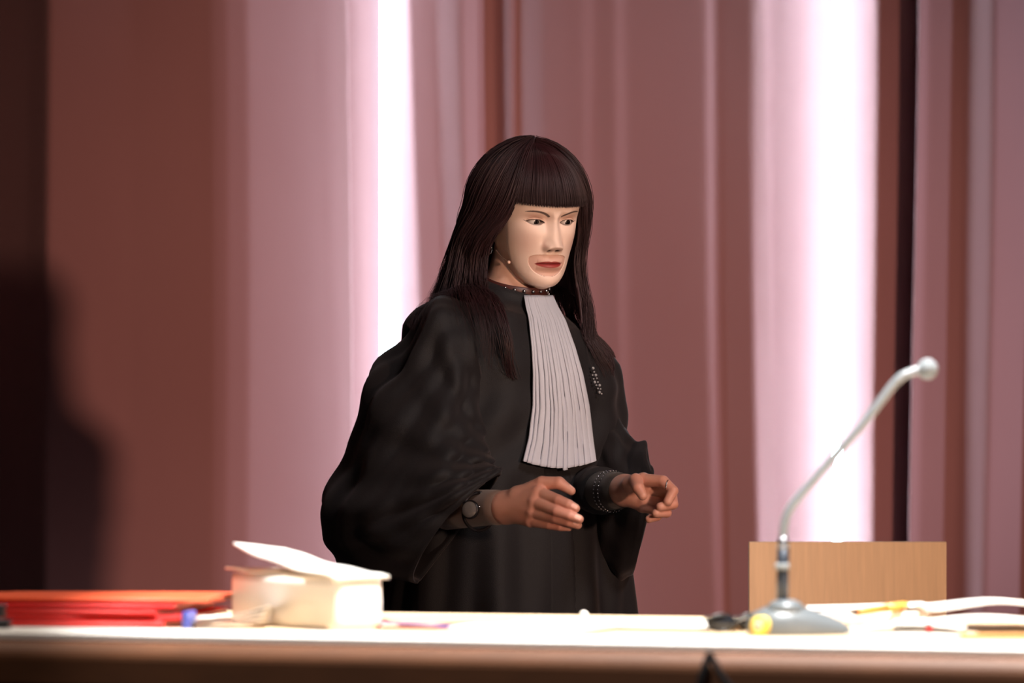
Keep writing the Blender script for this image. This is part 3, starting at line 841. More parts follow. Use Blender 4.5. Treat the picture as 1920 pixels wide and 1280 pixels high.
def hand_paint(V, chains, nails, base=(200, 144, 124)):
    c = np.tile(lin(base), (len(V), 1)).astype(float)
    def put(col, a):
        nonlocal c; a = np.clip(a, 0, 1)[:, None]; c = c * (1 - a) + np.array(lin(col)) * a
    for ch_ in chains:
        for i, p in enumerate(ch_[:-1]): put((186, 104, 88), .35 * np.exp(-(np.linalg.norm(V - p, axis=1) / .013) ** 2))
    for (p, q, s) in nails:
        d_ = (q - p) / np.linalg.norm(q - p); c0 = q - d_ * .002 + np.array(s)
        r_ = V - c0; al_ = np.abs(r_ @ d_); la = np.sqrt(np.clip((r_ ** 2).sum(1) - al_ ** 2, 0, 1))
        put((232, 178, 160), np.clip((1 - (al_ / .0058) ** 4 - (la / .0042) ** 4) * 2, 0, 1))
    return c


ncam = [0, -.0075, .003]
Rcol = hand_paint(RV, (Ri, Rm, Rr, Rp, Rt), [(Ri[2], Ri[3], ncam), (Rm[2], Rm[3], ncam), (Rr[2], Rr[3], ncam), (Rt[2], Rt[3], [.004, -.002, .006])])
Lcol = hand_paint(LV, (Li, Lm, Lr, Lp, Lt), [])
V_ = np.vstack([HV, TV, RV, LV]); o1, o2, o3 = len(HV), len(HV) + len(TV), len(HV) + len(TV) + len(RV)
F_ = np.vstack([HF, TF + o1, RF + o2, LF + o3])
C_ = np.vstack([head_col, np.tile(lin((216, 172, 152)), (len(TV), 1)), Rcol, Lcol])
m_skin = mat('skin', (220, 180, 160), .48, attr=True, spec=.4)
m_skin.node_tree.nodes['Principled BSDF'].inputs['Subsurface Weight'].default_value = .12
m_skin.node_tree.nodes['Principled BSDF'].inputs['Subsurface Radius'].default_value = (1, .3, .15)
m_skin.node_tree.nodes['Principled BSDF'].inputs['Subsurface Scale'].default_value = .006
bodyo = obj('body', V_, F_, m_skin, person, col=C_)

# ---- eyeballs
m_eye = mat('eyeball', (225, 212, 205), .12, attr=True)
gz = np.array([.16, 1, -.12]); gz /= np.linalg.norm(gz)
for s in (-1, 1):
    v, f = sphere((0, 0, 0), 1, 128, 90); v = v[:, [0, 2, 1]]; v = np.stack([v[:, 0], v[:, 1], v[:, 2]], -1)
    cs = v @ gz; col = np.tile(lin((196, 180, 172)), (len(v), 1))
    an_ = np.arccos(np.clip(cs, -1, 1)) * ER
    col[an_ < .0058] = lin((30, 20, 18)); col[an_ < .0026] = lin((8, 6, 6))
    q = v * ER * (1 + .03 * np.exp(-(an_ / .004) ** 2))[:, None] + np.array([s * EX, EYC, EZ])
    obj('eyeball', head_w(q), f, m_eye, person, col=col)

# ---- face mask: a thin pale shell over the face with a cut-out round the mouth
fr_i = np.where(np.abs(np.sin(tf)) < .99)[0]; zi = np.where((ZZ > -.1165) & (ZZ < .052))[0]
mx_, mz_ = hx[np.ix_(fr_i, zi)], ZG[np.ix_(fr_i, zi)]
my_plain = hy0[np.ix_(fr_i, zi)] + 0
rel = face_relief(mx_, mz_); my_ = hy_open[np.ix_(fr_i, zi)]
mh_ = mouth_hole(mx_, mz_); edge = np.minimum(np.clip((.986 - np.abs(np.sin(TT[np.ix_(fr_i, zi)]))) / .03, 0, 1), np.clip((mz_ + .1165) / .004, 0, 1))
sm_ = np.clip((mh_ + .07) / .09, 0, 1); sm_ = sm_ * sm_ * (3 - 2 * sm_); eg = edge * edge * (3 - 2 * edge)
off = (.0016 * (1 - sm_) - .0012 * sm_) * eg - .0008 * (1 - eg)
off = np.where(almond(mx_, mz_) > -.0015, np.minimum(off, .0007), off)
sx_ = mx_ * (1 + .35 * off / .04); MV = head_w(np.stack([sx_, my_ + off, chin_z(mz_) - .2 * off], -1).reshape(-1, 3))
hol = mh_ > .12
q = grid_faces(len(fr_i), len(zi)); q = q[~hol.ravel()[q].all(1)]
mcol = paint_face(mx_, mz_, np.cos(TT[np.ix_(fr_i, zi)]), True)
rim = np.clip(1 - np.abs(mh_ + .024) / .032, 0, 1).ravel()[:, None] * .9
mcol = mcol * (1 - rim) + np.array(lin((120, 78, 66))) * rim
m_mask = mat('mask_skin', (228, 190, 170), .46, attr=True, spec=.45)
o = obj('face_mask', MV, q, m_mask, person, col=mcol); o['label'] = 'pale skin-coloured mask with a rounded cut-out around the red lips'
sd = o.modifiers.new('thickness', 'SOLIDIFY'); sd.thickness = .0005; sd.offset = -1

# ---- headset microphone and earring
m_wire = mat('beige_wire', (110, 84, 74), .5)
hp = [head_w(np.array(p)) for p in [(-.071, .012, -.068), (-.069, .020, -.073), (-.066, .030, -.078), (-.0595, .044, -.0835)]]
hs_ = obj('headset_boom', *sweep(catmull(hp, 16), .0006, 6), m_wire, person)
obj('microphone_bead', *sphere(hp[-1], .0030, 12, 8), mat('beige_bead', (226, 186, 168), .5), hs_)
ea = head_w(np.array([-.0755, -.002, -.070]))
a = np.linspace(0, 2 * np.pi, 17)
obj('earring', *sweep(np.stack([ea[0] + .003 * np.cos(a), ea[1] + .002 * np.cos(a), ea[2] + .008 * np.sin(a)], -1), .0007, 6), mat('silver', (200, 200, 205), .2, 1), person)

# ---- gown torso
GZ = np.array([.03, .4, .8, 1.0, 1.15, 1.28, 1.335, 1.365, 1.39, 1.41, 1.425, 1.436])
GA = np.array([.31, .26, .215, .204, .208, .205, .192, .168, .128, .088, .066, .058])
GB = np.array([.27, .23, .185, .165, .150, .140, .125, .108, .088, .070, .062, .058])
GX = np.array([-.02, -.018, -.012, -.008, -.004, .000, .000, .000, .000, .000, .000, .000])
GYy = np.array([.02, .02, .015, .015, .02, .025, .028, .03, .03, .028, .024, .020])


def gsec(z): return [np.interp(z, GZ, k) for k in (GX, GYy, GA, GB)]


def roll_z(u, z, v=0): return z - .19 * u * np.clip((z - 1.0) / .35, 0, 1) - .30 * v * np.clip((z - 1.37) / .05, 0, 1)


def gown_fold(ph, z):
    low = np.clip((1.25 - z) / .5, 0, 1); f = low * (.010 * np.sin(ph * 9 + 2.2 * np.sin(z * 3) + .6) + .006 * np.sin(ph * 17 + z * 4) + .007 * np.sin(ph * 5 - z * 2))
    up_ = np.clip((z - 1.0) / .15, 0, 1) * np.clip((1.42 - z) / .06, 0, 1); f = f + up_ * (.0035 * np.sin(ph * 13 + z * 30 + 2 * np.sin(z * 17)) + .0025 * np.sin(z * 70 + ph * 6))
    return f


def gown_pts(ph, z, extra=0):
    cx_, cy_, a_, b_ = gsec(z); f = gown_fold(ph, z) + extra
    u = (a_ + f) * np.sign(np.cos(ph)) * np.abs(np.cos(ph)) ** .85; v = (b_ + f) * np.sign(np.sin(ph)) * np.abs(np.sin(ph)) ** .85
    zz_ = roll_z(u, z, v)
    return np.stack([cx_ + u * rt[0] + v * fw[0], cy_ + u * rt[1] + v * fw[1], zz_], -1)


_PH, _ZG = np.meshgrid(np.linspace(.1, np.pi + .6, 260), np.linspace(.95, 1.436, 220), indexing='ij')
_GP = gown_pts(_PH, _ZG).reshape(-1, 3)


def gown_front_y(x, z):
    """depth of the gown's camera-facing surface at world x, z (arrays)"""
    o = np.zeros(len(x))
    for i in range(len(x)):
        d_ = (_GP[:, 0] - x[i]) ** 2 + (_GP[:, 2] - z[i]) ** 2; m_ = d_ < .010 ** 2
        o[i] = _GP[m_, 1].min() if m_.any() else _GP[np.argmin(d_), 1]
    return o


def cloth_black():
    m = mat('black_gown_cloth', (19, 16, 19), .66, vary=.2, scale=4, bump=.35, bscale=900, sheen=.15, spec=.3)
    m.node_tree.nodes['Principled BSDF'].inputs['Sheen Tint'].default_value = (.55, .45, .45, 1)
    return m


m_gown = cloth_black()
nph, nzg = 220, 150
ph = np.linspace(0, 2 * np.pi, nph, endpoint=False); zg = np.linspace(.03, 1.436, nzg); PH, ZG2 = np.meshgrid(ph, zg, indexing='ij')
gown = obj('gown', gown_pts(PH, ZG2).reshape(-1, 3), grid_faces(nph, nzg, True), m_gown, person, solid=.004)
# front closing band from the jabot down
pb_ = np.linspace(1.12, .06, 60); ww = np.linspace(-.02, .02, 5); Vb = []
for w__ in ww:
    php = np.pi / 2 - w__ / .17; Vb.append(gown_pts(np.full(60, php), pb_, .0016 * (1 - (w__ / .021) ** 2) + .0012))
obj('front_band', np.array(Vb).reshape(-1, 3), grid_faces(5, 60), m_gown, gown, solid=.002)


def fan_sleeve(rings, name, seed, bow_near=.0, nk=70, na=120, opening=True, foldk=1.0):
    """rings: (outer point, inner point, half depth). The rings fan round the crook of the elbow."""
    Oo = catmull([r_[0] for r_ in rings], nk); Ii = catmull([r_[1] for r_ in rings], nk); hd = catmull([[r_[2], 0, 0] for r_ in rings], nk)[:, 0]
    al_ = np.linspace(0, 2 * np.pi, na, endpoint=False); kk_ = np.linspace(0, 1, nk)
    cA, sA = np.cos(al_), np.sin(al_)
    c_ = (Oo + Ii) / 2; u = (Oo - Ii) / 2; un = u / np.linalg.norm(u, axis=1)[:, None]; dv = np.array([0, 1., 0])
    K, Aa = np.meshgrid(kk_, al_, indexing='ij')
    fold = .013 * np.sin(K * 23 + 1.3 * np.sin(Aa * 2 + seed) + seed) * (.35 + .65 * np.cos(Aa)) + .006 * np.sin(Aa * 7 + K * 4 + seed) + .004 * np.sin(Aa * 13 - K * 9 + 2 * np.sin(K * 6)) + .004 * np.sin(K * 47 + Aa * 3)
    fold = fold * foldk * np.clip(K * 6, .15, 1) * (1 - .8 * K ** 8)
    V = c_[:, None] + u[:, None] * cA[None, :, None] + dv * (hd[:, None] * sA[None])[..., None]
    nrm = un[:, None] * cA[None, :, None] + dv * sA[None, :, None]
    V = V + nrm * fold[..., None]
    near = np.clip(-sA, 0, 1)[None] * np.clip((K - .72) / .28, 0, 1) ** 1.5 * bow_near
    tg = np.gradient(c_, axis=0); tg /= np.linalg.norm(tg, axis=1)[:, None] + 1e-9
    V = V - tg[:, None] * near[..., None]
    F = [tuple(q_) for q_ in grid_faces(nk, na)] + [(i * na + na - 1, (i + 1) * na + na - 1, (i + 1) * na, i * na) for i in range(nk - 1)]
    return obj(name, V.reshape(-1, 3), F, m_gown, gown, solid=.004)


yr = -.08
rings = [(P(880, 574, yr), P(905, 735, yr), .085), (P(812, 566, yr), P(905, 770, yr - .01), .095), (P(765, 632, yr), P(908, 805, yr - .03), .105), (P(717, 705, yr + .01), P(910, 832, yr - .06), .115),
         (P(674, 790, yr + .02), P(914, 852, yr - .09), .125), (P(643, 870, yr + .02), P(918, 866, yr - .12), .13), (P(622, 950, yr + .01), P(922, 876, yr - .15), .13), (P(612, 1012, yr), P(926, 882, yr - .17), .125),
         (P(640, 1052, yr - .04), P(930, 886, yr - .19), .115), (P(708, 1074, yr - .09), P(932, 889, yr - .20), .10), (P(782, 1092, yr - .14), P(934, 892, yr - .21), .085)]
fan_sleeve(rings, 'sleeve', 0.4, .035)
yl = .09
rl = [(P(1090, 630, yl), P(1075, 740, yl), .08), (P(1128, 650, yl), P(1085, 780, yl - .01), .085), (P(1146, 705, yl), P(1092, 830, yl - .03), .09), (P(1149, 770, yl - .02), P(1096, 880, yl - .05), .095),
      (P(1182, 812, yl - .08), P(1100, 960, yl - .07), .095), (P(1208, 830, yl - .15), P(1108, 1040, yl - .08), .085), (P(1218, 856, yl - .21), P(1150, 1088, yl - .10), .078), (P(1226, 884, yl - .24), P(1186, 1078, yl - .12), .07)]
fan_sleeve(rl, 'sleeve', 2.1, .0, foldk=.45)
# cuffs of sheer dark stuff over the forearms
m_sheer = mat('sheer_brown_sleeve', (112, 88, 76), .7, vary=.1, sheen=.3, alpha=.8)
m_sheer2 = mat('sheer_dark_sleeve', (62, 52, 47), .7, vary=.1, sheen=.1, alpha=.95)
fa = P(838, 955, yR + .10)
obj('undersleeve', *sweep([fa, P(870, 953, yR + .06), P(905, 952, yR + .02), P(930, 951, yR - .012), P(944, 951, yR - .028)], [.034, .0325, .0300, .0288, .0282], 28), m_sheer, person)['label'] = 'sheer brown undersleeve'
obj('undersleeve', *sweep([P(1086, 912, yL + .18), P(1118, 919, yL + .105), P(1140, 921, yL + .055), P(1158, 920, yL + .015), P(1170, 919.5, yL - .012)], [.036, .0345, .0330, .0315, .0278], 28), m_sheer2, person)['label'] = 'sheer dark undersleeve'

obj('cuff', *sweep([P(1080, 905, yL + .20), P(1104, 915, yL + .14), P(1120, 919, yL + .10), P(1130, 920, yL + .078)], [.040, .040, .0405, .041], 32), m_gown, gown)

# ---- watch on the right wrist
m_wd = mat('watch_dark', (36, 32, 34), .35, .6); m_wg = mat('watch_glass', (120, 112, 108), .15, .3); m_sil = mat('silver', (200, 200, 205), .2, 1)
wc = P(898, 959, yR - .005); axw = np.array([1, -.9, 0]); axw /= np.linalg.norm(axw); nwv = np.array([-.45, -.85, .12]); nwv /= np.linalg.norm(nwv)
upv = np.cross(nwv, [1, 0, 0]); upv /= np.linalg.norm(upv); sdv = np.cross(upv, nwv)
watch = obj('watch_case', *(lambda v, f: (v[:, :1] * sdv + v[:, 1:2] * upv + v[:, 2:] * nwv + wc + nwv * .0265, f))(*lathe([(0, 0), (.0150, 0), (.0158, .003), (.0150, .006), (.0132, .0068)], (0, 0, 0), 32)), m_wd, person)
obj('glass', *(lambda v, f: (v[:, :1] * sdv + v[:, 1:2] * upv + v[:, 2:] * nwv + wc + nwv * .0265, f))(*lathe([(.0134, .0062), (.010, .0078), (.005, .0086), (.0001, .0088)], (0, 0, 0), 32)), m_wg, watch)
obj('crown', *sphere(wc + nwv * .030 + sdv * .0170 + upv * .004, .0019, 10, 8), m_sil, watch)
a = np.linspace(0, 2 * np.pi, 41); fdir = np.array([.55, -.83, 0]); e_a = np.array([0, 0, 1.]); e_b = np.cross(fdir, e_a)
ring_ = np.array([wc + .0310 * (math.cos(t_) * e_a * .99 + math.sin(t_) * e_b) for t_ in a])
obj('strap', *sweep(ring_, .0028, 8), m_wd, watch)

# ---- bracelets on the left wrist: two strands of bright beads
for k_ in range(2):
    bcn = P(1150 - 8 * k_, 921, yL + .030 + .016 * k_); bx = np.array([.62, -.78, 0]); by = np.cross(bx, e_a)
    vs = [sphere(bcn + .0345 * (math.cos(t_) * e_a * 1.0 + math.sin(t_) * by), .0014, 8, 6) for t_ in np.linspace(0, 2 * np.pi, 34, endpoint=False)]
    b_o = obj('bracelet', *merge(*vs), m_sil, person)
    obj('thread', *sweep(np.array([bcn + .0345 * (math.cos(t_) * e_a + math.sin(t_) * by) for t_ in a]), .0006, 6), m_wd, b_o)
rc = Lm[1] * .55 + Lm[0] * .45; dr_ = Lm[1] - Lm[0]; dr_ /= np.linalg.norm(dr_); n1 = np.cross(dr_, [0, 0, 1.]); n1 /= np.linalg.norm(n1); n2 = np.cross(dr_, n1)
obj('finger_ring', *sweep(np.array([Li[1] * .5 + Li[2] * .5 + .0098 * (math.cos(t_) * n1 + math.sin(t_) * n2) for t_ in a]), .0010, 6), m_sil, person)

# ---- jabot
m_jab = mat('white_pleated_cotton', (188, 189, 200), .85, vary=.03, bump=.15, bscale=800, sheen=.1)
jy = [554, 575, 600, 650, 700, 760, 820, 864]; jl = [983, 986, 992, 997, 1000, 1000, 992, 980]; jr = [1036, 1046, 1060, 1078, 1092, 1104, 1112, 1119]
NP = 13; cols = []
for i in range(NP):
    cols += [(i / NP + .001, 0.0), ((i + .12) / NP, .9), ((i + .30) / NP, 1.0), ((i + .6) / NP, .70), ((i + .85) / NP, .35), ((i + .985) / NP, .08)]
rows = 60; Vj = []
rj = np.random.default_rng(3); warp = np.cumsum(rj.uniform(.35, 1.65, NP)); warp = np.concatenate([[0], warp]) / warp[-1]
for s_, hgt in cols:
    pl_i = min(int(s_ * NP), NP - 1); s2 = np.interp(s_, np.arange(NP + 1) / NP, warp)
    for r_ in range(rows):
        t_ = r_ / (rows - 1); py = 554 + t_ * 310; s3 = s2 * .8 + s_ * .2
        xl, xr = np.interp(py, jy, jl), np.interp(py, jy, jr)
        px = xl + (xr - xl) * s3 + 1.2 * math.sin(t_ * 7 + pl_i * 1.9) * t_
        py2 = py + t_ * (13 * math.sin(math.pi * min(1, s3 * 1.0)) + .8 * hgt + (4 if pl_i == 7 else 0)) - (1 - t_) * 4 * math.sin(math.pi * s3) * 0
        Vj.append((px, py2, hgt, t_, s3))
Vj = np.array(Vj); nc_ = len(cols); sel = (np.arange(0, nc_, 7)[:, None] * rows + np.arange(0, rows, 4)[None]).ravel()
yy = np.full(len(sel), -.12)
for _ in range(3):
    yy = gown_front_y((Vj[sel, 0] - 960) * (D0 + yy) / FPX, HC + (899 - Vj[sel, 1]) * (D0 + yy) / FPX)
def bas(s_, t_): return np.stack([s_ ** i_ * t_ ** j_ for i_ in range(3) for j_ in range(5)], -1)
cf = np.linalg.lstsq(bas(Vj[sel, 4], Vj[sel, 3]), yy, rcond=None)[0]; yj = bas(Vj[:, 4], Vj[:, 3]) @ cf
band = np.clip((Vj[:, 1] - 596) / 6, 0, 1); puff = .006 + .008 * np.sin(np.pi * Vj[:, 4]) * np.clip(Vj[:, 3] * 2, .3, 1)
dep = puff + (.0003 + .0046 * band * np.clip(.35 + Vj[:, 3], 0, 1)) * Vj[:, 2] + .002 * (1 - band)
YJ = yj - dep; XJ = (Vj[:, 0] - 960) * (D0 + YJ) / FPX; ZJ = HC + (899 - Vj[:, 1]) * (D0 + YJ) / FPX
jab = obj('jabot', np.stack([XJ, YJ, ZJ], -1), grid_faces(len(cols), rows), m_jab, person, solid=.0012)
jab['label'] = 'white pleated jabot'

# ---- choker with studs
m_chk = mat('brown_leather', (76, 38, 33), .45)
ck = NB + np.array([.012, -.012, .046]); ckn = np.array([.16, -.30, 1.0]); ckn /= np.linalg.norm(ckn); ca = np.cross([0, 1., 0], ckn); ca /= np.linalg.norm(ca); cb = np.cross(ckn, ca)
th_ = np.linspace(0, 2 * np.pi, 48, endpoint=False)
Vc = np.array([[ck + (.0565 + .001 * (j in (1, 2))) * (math.cos(t_) * ca + math.sin(t_) * cb) + ckn * (j / 3 - .42) * .025 for j in range(4)] for t_ in th_]).reshape(-1, 3)
chk = obj('choker', Vc, grid_faces(48, 4, True), m_chk, person, solid=.002); chk['label'] = 'brown leather choker with silver studs'
st = []
for i, t_ in enumerate(np.linspace(0, 2 * np.pi, 44, endpoint=False)):
    st.append(sphere(ck + .0595 * (math.cos(t_) * ca + math.sin(t_) * cb) + ckn * (.0085 if i % 2 else -.0030), .0032, 10, 7))
obj('studs', *merge(*st), m_sil, chk)

# ---- brooch
bp_ = [(1112, 690), (1114, 697), (1111, 703), (1117, 703), (1113, 710), (1119, 709), (1115, 716), (1121, 716), (1118, 722), (1124, 722), (1121, 728), (1126, 729), (1124, 735), (1128, 738)]
bq = []
for i, (a1, b1) in enumerate(bp_):
    x_ = np.array([(a1 - 960) * (D0 - .02) / FPX]); z_ = np.array([HC + (899 - b1) * (D0 - .02) / FPX]); y_ = gown_front_y(x_, z_)[0]
    bq.append(sphere(P(a1, b1, y_ - .012), .0017 + .0010 * (i % 3 == 0), 6, 5))
obj('brooch', *merge(*bq), mat('crystal', (235, 235, 240), .08, .6), person, smooth=False)['label'] = 'small crystal brooch on the robe'

# ---- shoes
for hp, sgn in ((fR, -1), (fL, 1)):
    an = np.array([hp[0], hp[1], 0]) + fw * .0
    v, f = sdf_mesh([(an + [0, 0, .045], an + fw * .15 + [0, 0, .030], .040, .028), (an + [0, 0, .035], an + fw * .1 + [0, 0, .02], .036, .018)], .005, .02)
    v[:, 2] = np.maximum(v[:, 2], .001); obj('shoe', v, f, m_black, person)

# ---- hair
def hair_point(phi, t, dep, wav):
    """phi: angle round the head (0 = face, + = person's left); t 0..1 from crown to tip; dep: depth inside the hair; wav: (amp, phase) arrays"""
    a = np.abs(phi); sg = np.sign(phi)
    L = np.interp(a, [45, 70, 110, 150, 180], [.285, .235, .205, .25, .27]) + np.where(phi > 0, .025, 0)
    tt = np.clip(t / .42, 0, 1); psi = R(.8) + tt * R(89.2)
    drop = np.clip((t - .42) / .58, 0, 1) * L
    # ellipsoid of the hair cap
    rx = np.interp(a, [45, 60, 90, 130, 180], [.089, .093, .108, .110, .104]) - dep
    ry = np.where(a < 90, .104, np.interp(a, [90, 130, 180], [.104, .132, .138])) - dep; rz = .1185 - dep
    zr = rz * np.cos(psi)
    # keep clear of the cheek: hair line moves back between eye and jaw, and forward again below
    dz = drop; bend = sum(np.interp(dz - zr + o_, [-.10, -.05, 0, .03, .06, .10, .14, .20, .3], [0, 2, 10, 26, 42, 48, 36, 12, 0]) for o_ in (-.03, -.018, -.006, .006, .018, .03)) / 6; bend = np.where(phi > 0, bend * .8, bend)
    ae = a + bend * np.clip((180 - a) / 130, 0, 1)
    pr = R(1) * ae * np.where(sg == 0, 1, sg)
    fl = np.where(phi < 0, np.interp(dz, [0, .05, .12, .18, .3], [0, .16, .36, .56, .70]), np.interp(dz, [0, .05, .12, .18, .3], [0, .04, .05, .12, .20]))
    fl = fl * np.interp(a, [45, 70, 110], [.45, .8, 1.0])
    x = rx * np.sin(pr) * np.sin(psi) * (1 + fl); y = (-.018 + .018 * np.sin(psi)) + ry * np.cos(pr) * np.sin(psi) * (1 + fl * np.where(np.cos(pr) > 0, .5, .8))
    hp_ = head_w(np.stack([x, y, zr], -1))
    hp_[..., 2] -= dz * .97
    # the head is pitched: hanging hair falls straight from it
    w_ = wav[0] * np.clip(dz / .12, 0, 1) * np.sin(dz * wav[2] + wav[1])
    hp_[..., 0] += w_ * cyw * np.cos(pr); hp_[..., 1] += w_ * syw + .5 * w_
    return hp_


def push_out(p, m, over_sleeve=True):
    cx_, cy_, a_, b_ = gsec(np.clip(p[..., 2], .03, 1.436)); a_ = a_ + m; b_ = b_ + m
    dx, dy = p[..., 0] - cx_, p[..., 1] - cy_; u = dx * rt[0] + dy * rt[1]; v = dx * fw[0] + dy * fw[1]
    zq = p[..., 2] + .19 * u * np.clip((p[..., 2] - 1.0) / .35, 0, 1)
    cx_, cy_, a_, b_ = gsec(np.clip(zq, .03, 1.436)); a_ = a_ + m; b_ = b_ + m
    k = np.sqrt((u / a_) ** 2 + (v / b_) ** 2) + 1e-6; s = np.where((k < 1) & (zq < 1.43), 1 / k, 1); s = np.minimum(s, 1.9)
    q = p.copy(); q[..., 0] = cx_ + dx * s; q[..., 1] = cy_ + dy * s
    if over_sleeve is False: return q
    if np.ndim(m): m = m[..., None]
    osl = over_sleeve if np.ndim(over_sleeve) else np.ones(1, bool)
    a0, b0 = P(868, 655, -.085), P(790, 830, -.09); ab = b0 - a0; ab2 = ab.dot(ab)
    t_ = np.clip(((q - a0) @ ab) / ab2, 0, 1)[..., None]; dd = q - (a0 + t_ * ab); L_ = np.linalg.norm(dd, axis=-1, keepdims=True) + 1e-9
    rr_ = .096 + m; ok = (L_ < rr_) & (dd[..., 1:2] < .02) & (q[..., 2:3] < 1.42) & osl[:, None, None]; return np.where(ok, a0 + t_ * ab + dd / L_ * rr_, q)


def strands(Pth, r0, name, m, parent, seed=0):
    """Pth: (n, k, 3) paths -> one mesh of tapering three-sided hairs"""
    n, k, _ = Pth.shape; T = np.gradient(Pth, axis=1); T /= np.linalg.norm(T, axis=2)[..., None] + 1e-9
    r = np.random.default_rng(seed); ref = np.array([.3, -.9, .2]); A_ = np.cross(T, ref); A_ /= np.linalg.norm(A_, axis=2)[..., None] + 1e-9; B_ = np.cross(T, A_)
    tp = r0 * np.interp(np.linspace(0, 1, k), [0, .1, .75, 1], [.7, 1, .85, .15])[None, :, None]
    V = np.stack([Pth + tp * (math.cos(q) * A_ + math.sin(q) * B_) for q in (0, 2.094, 4.189)], 2)     # n,k,3,3
    V = V.reshape(-1, 3); I = (np.arange(n)[:, None] * k + np.arange(k - 1)[None]).reshape(-1) * 3
    F = np.vstack([np.stack([I + j, I + (j + 1) % 3, I + 3 + (j + 1) % 3, I + 3 + j], -1) for j in range(3)])
    return obj(name, V, F, m, parent)


m_hair = mat('dark_brown_hair', (48, 23, 26), .55, vary=.6, scale=25, spec=.45, stretch=(1, 1, .15))
m_hair.node_tree.nodes['Principled BSDF'].inputs['Anisotropic'].default_value = .5
# inner cap that closes the hair
nt_ = 60; pa_ = np.concatenate([np.linspace(47, 180, 60), np.linspace(-180, -47, 60)[1:]]); ta_ = np.linspace(0, .80, nt_)
PA, TA = np.meshgrid(pa_, ta_, indexing='ij')
inner = push_out(hair_point(PA, TA, .010, (0, 0, 0)), .006, False)
hair = obj('hair', inner.reshape(-1, 3), grid_faces(len(pa_), nt_), m_hair, person, solid=.004)
hair['label'] = 'long dark brown hair with a straight fringe'


def bang_point(phi, t, dep, zend=.0295):
    rx, ry, rz = .0925 - dep, .1065 - dep, .1195 - dep
    pe = np.arccos(np.clip((zend) / rz, -1, 1)); psi = R(.8) + t * (pe - R(.8)); pr = R(1) * phi
    sp = np.sin(psi) ** .82; x = rx * np.sin(pr) * sp; y = (-.018 + .018 * np.sin(psi)) + ry * np.sign(np.cos(pr)) * np.abs(np.cos(pr)) ** .8 * sp; z = rz * np.cos(psi)
    return head_w(np.stack([x, y, z], -1))


PB, TB = np.meshgrid(np.linspace(-58, 62, 50), np.linspace(0, 1, 30), indexing='ij')
obj('fringe', bang_point(PB, TB, .005, .0296).reshape(-1, 3), grid_faces(50, 30), m_hair, hair, solid=.003)
r2 = np.random.default_rng(11)
n_b = 2600; pb2 = r2.uniform(-60, 64, n_b); cl = np.round(pb2 / 3.2) * 3.2 + r2.normal(0, .3, n_b)
t_b = np.linspace(0, 1, 16)[None]; pp = pb2[:, None] + (cl - pb2)[:, None] * t_b ** 2 * .3
strands(bang_point(pp, np.broadcast_to(t_b, pp.shape), r2.uniform(-.001, .006, n_b)[:, None], (.0285 + r2.normal(0, .0011, n_b))[:, None] + 0 * pp), .00055, 'fringe_strands', m_hair, hair, 1)['kind'] = 'stuff'
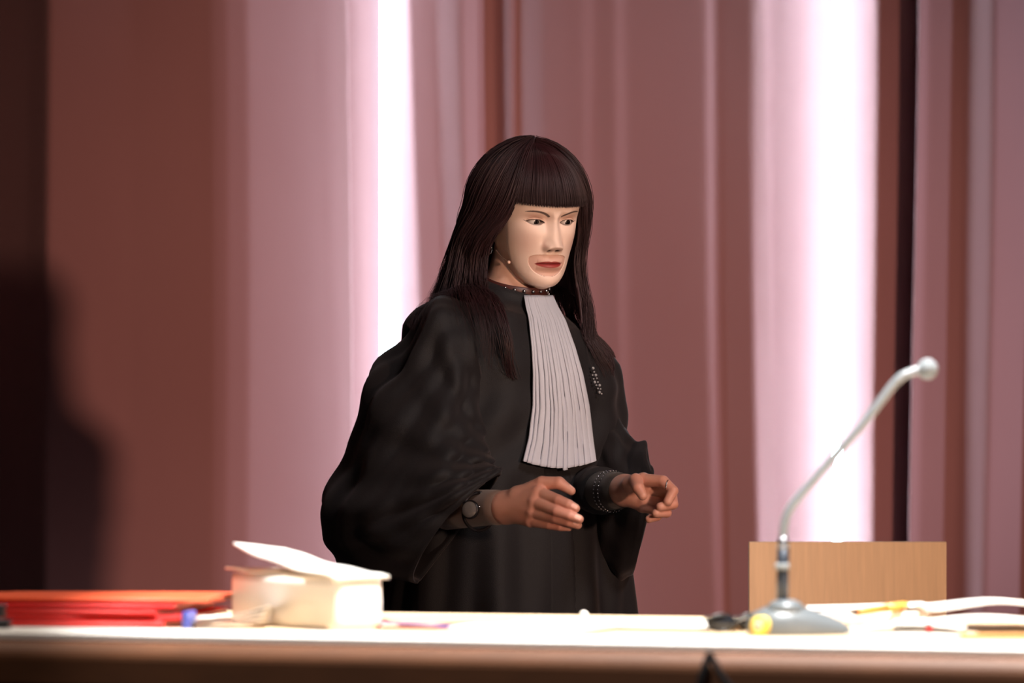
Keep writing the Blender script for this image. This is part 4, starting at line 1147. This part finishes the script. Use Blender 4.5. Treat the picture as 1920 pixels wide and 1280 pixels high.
# long strands in locks
n_s = 6500; k_s = 22; nclump = 150
cphi = np.concatenate([r2.uniform(46, 180, 70), r2.uniform(-180, -46, 80)]); cw_ = r2.uniform(0, 6.28, nclump); cam_ = r2.uniform(.004, .018, nclump); cfr = r2.uniform(28, 55, nclump); cdep = r2.uniform(-.008, .009, nclump); clen = r2.choice([.78, .88, .95, 1.0, 1.08, 1.2], nclump); cb1 = r2.uniform(0, 6.28, nclump); cb2 = r2.uniform(1.5, 5.5, nclump)
ci_ = r2.integers(0, nclump, n_s); d0_ = r2.normal(0, 6.0, n_s); t_s = np.linspace(0, 1, k_s)[None]
phs = cphi[ci_][:, None] + d0_[:, None] * (1 - .58 * np.clip(t_s * 1.2 - .2, 0, 1)) + 4.5 * t_s * np.sin(t_s * 5 + cb1[ci_][:, None] + .4 * d0_[:, None] / 6); phs = np.where(np.abs(phs) < 46, np.sign(phs) * (92 - np.abs(phs)), phs)
phs = np.where(phs > 180, phs - 360, phs); phs = np.where(phs < -180, phs + 360, phs)
phs = np.where(np.abs(np.abs(phs) - 180) < .01, 179.9, phs)
dps = (cdep[ci_] + r2.normal(0, .0028, n_s))[:, None] + 0 * phs
tts = t_s * (clen[ci_] * r2.uniform(.86, 1.05, n_s))[:, None]
hpth = hair_point(phs, tts, dps, ((cam_[ci_])[:, None], (cw_[ci_] + r2.normal(0, .25, n_s))[:, None], cfr[ci_][:, None]))
# neighbouring samples must not jump across the back seam
hpth = push_out(hpth, .010 + (.006 * r2.random(n_s))[:, None], cphi[ci_] > -62)
strands(hpth, .00062, 'long_strands', m_hair, hair, 2)['kind'] = 'stuff'
# fly-away hairs
n_f = 480; phf = np.where(r2.random(n_f) < .55, r2.uniform(48, 120, n_f), r2.uniform(-175, -60, n_f))[:, None] + 0 * t_s
fly = hair_point(phf + 9 * np.sin(t_s * 5 + r2.uniform(0, 6, n_f)[:, None]), t_s * r2.uniform(.6, 1.12, n_f)[:, None], r2.uniform(-.014, -.002, n_f)[:, None] * t_s, (r2.uniform(.002, .012, n_f)[:, None], r2.uniform(0, 6, n_f)[:, None], r2.uniform(25, 60, n_f)[:, None]))
strands(push_out(fly, .012), .00036, 'loose_strands', m_hair, hair, 3)['kind'] = 'stuff'

# hairs lying across the crown
n_c = 700; pc = r2.uniform(-90, 90, n_c)[:, None]; psc = R(-16) + np.linspace(0, 1, 14)[None] * R(52); dc = r2.uniform(-.003, .001, n_c)[:, None]
xc = (.10 - dc) * np.sin(R(1) * pc) * np.sin(psc); yc_ = (-.018 + .018 * np.abs(np.sin(psc))) + (.108 - dc) * np.cos(R(1) * pc) * np.sin(psc); zc_ = (.1190 - dc) * np.cos(psc)
strands(head_w(np.stack([xc, yc_ - .012 * (1 - np.abs(np.sin(psc))), zc_], -1)), .0006, 'crown_strands', m_hair, hair, 4)['kind'] = 'stuff'
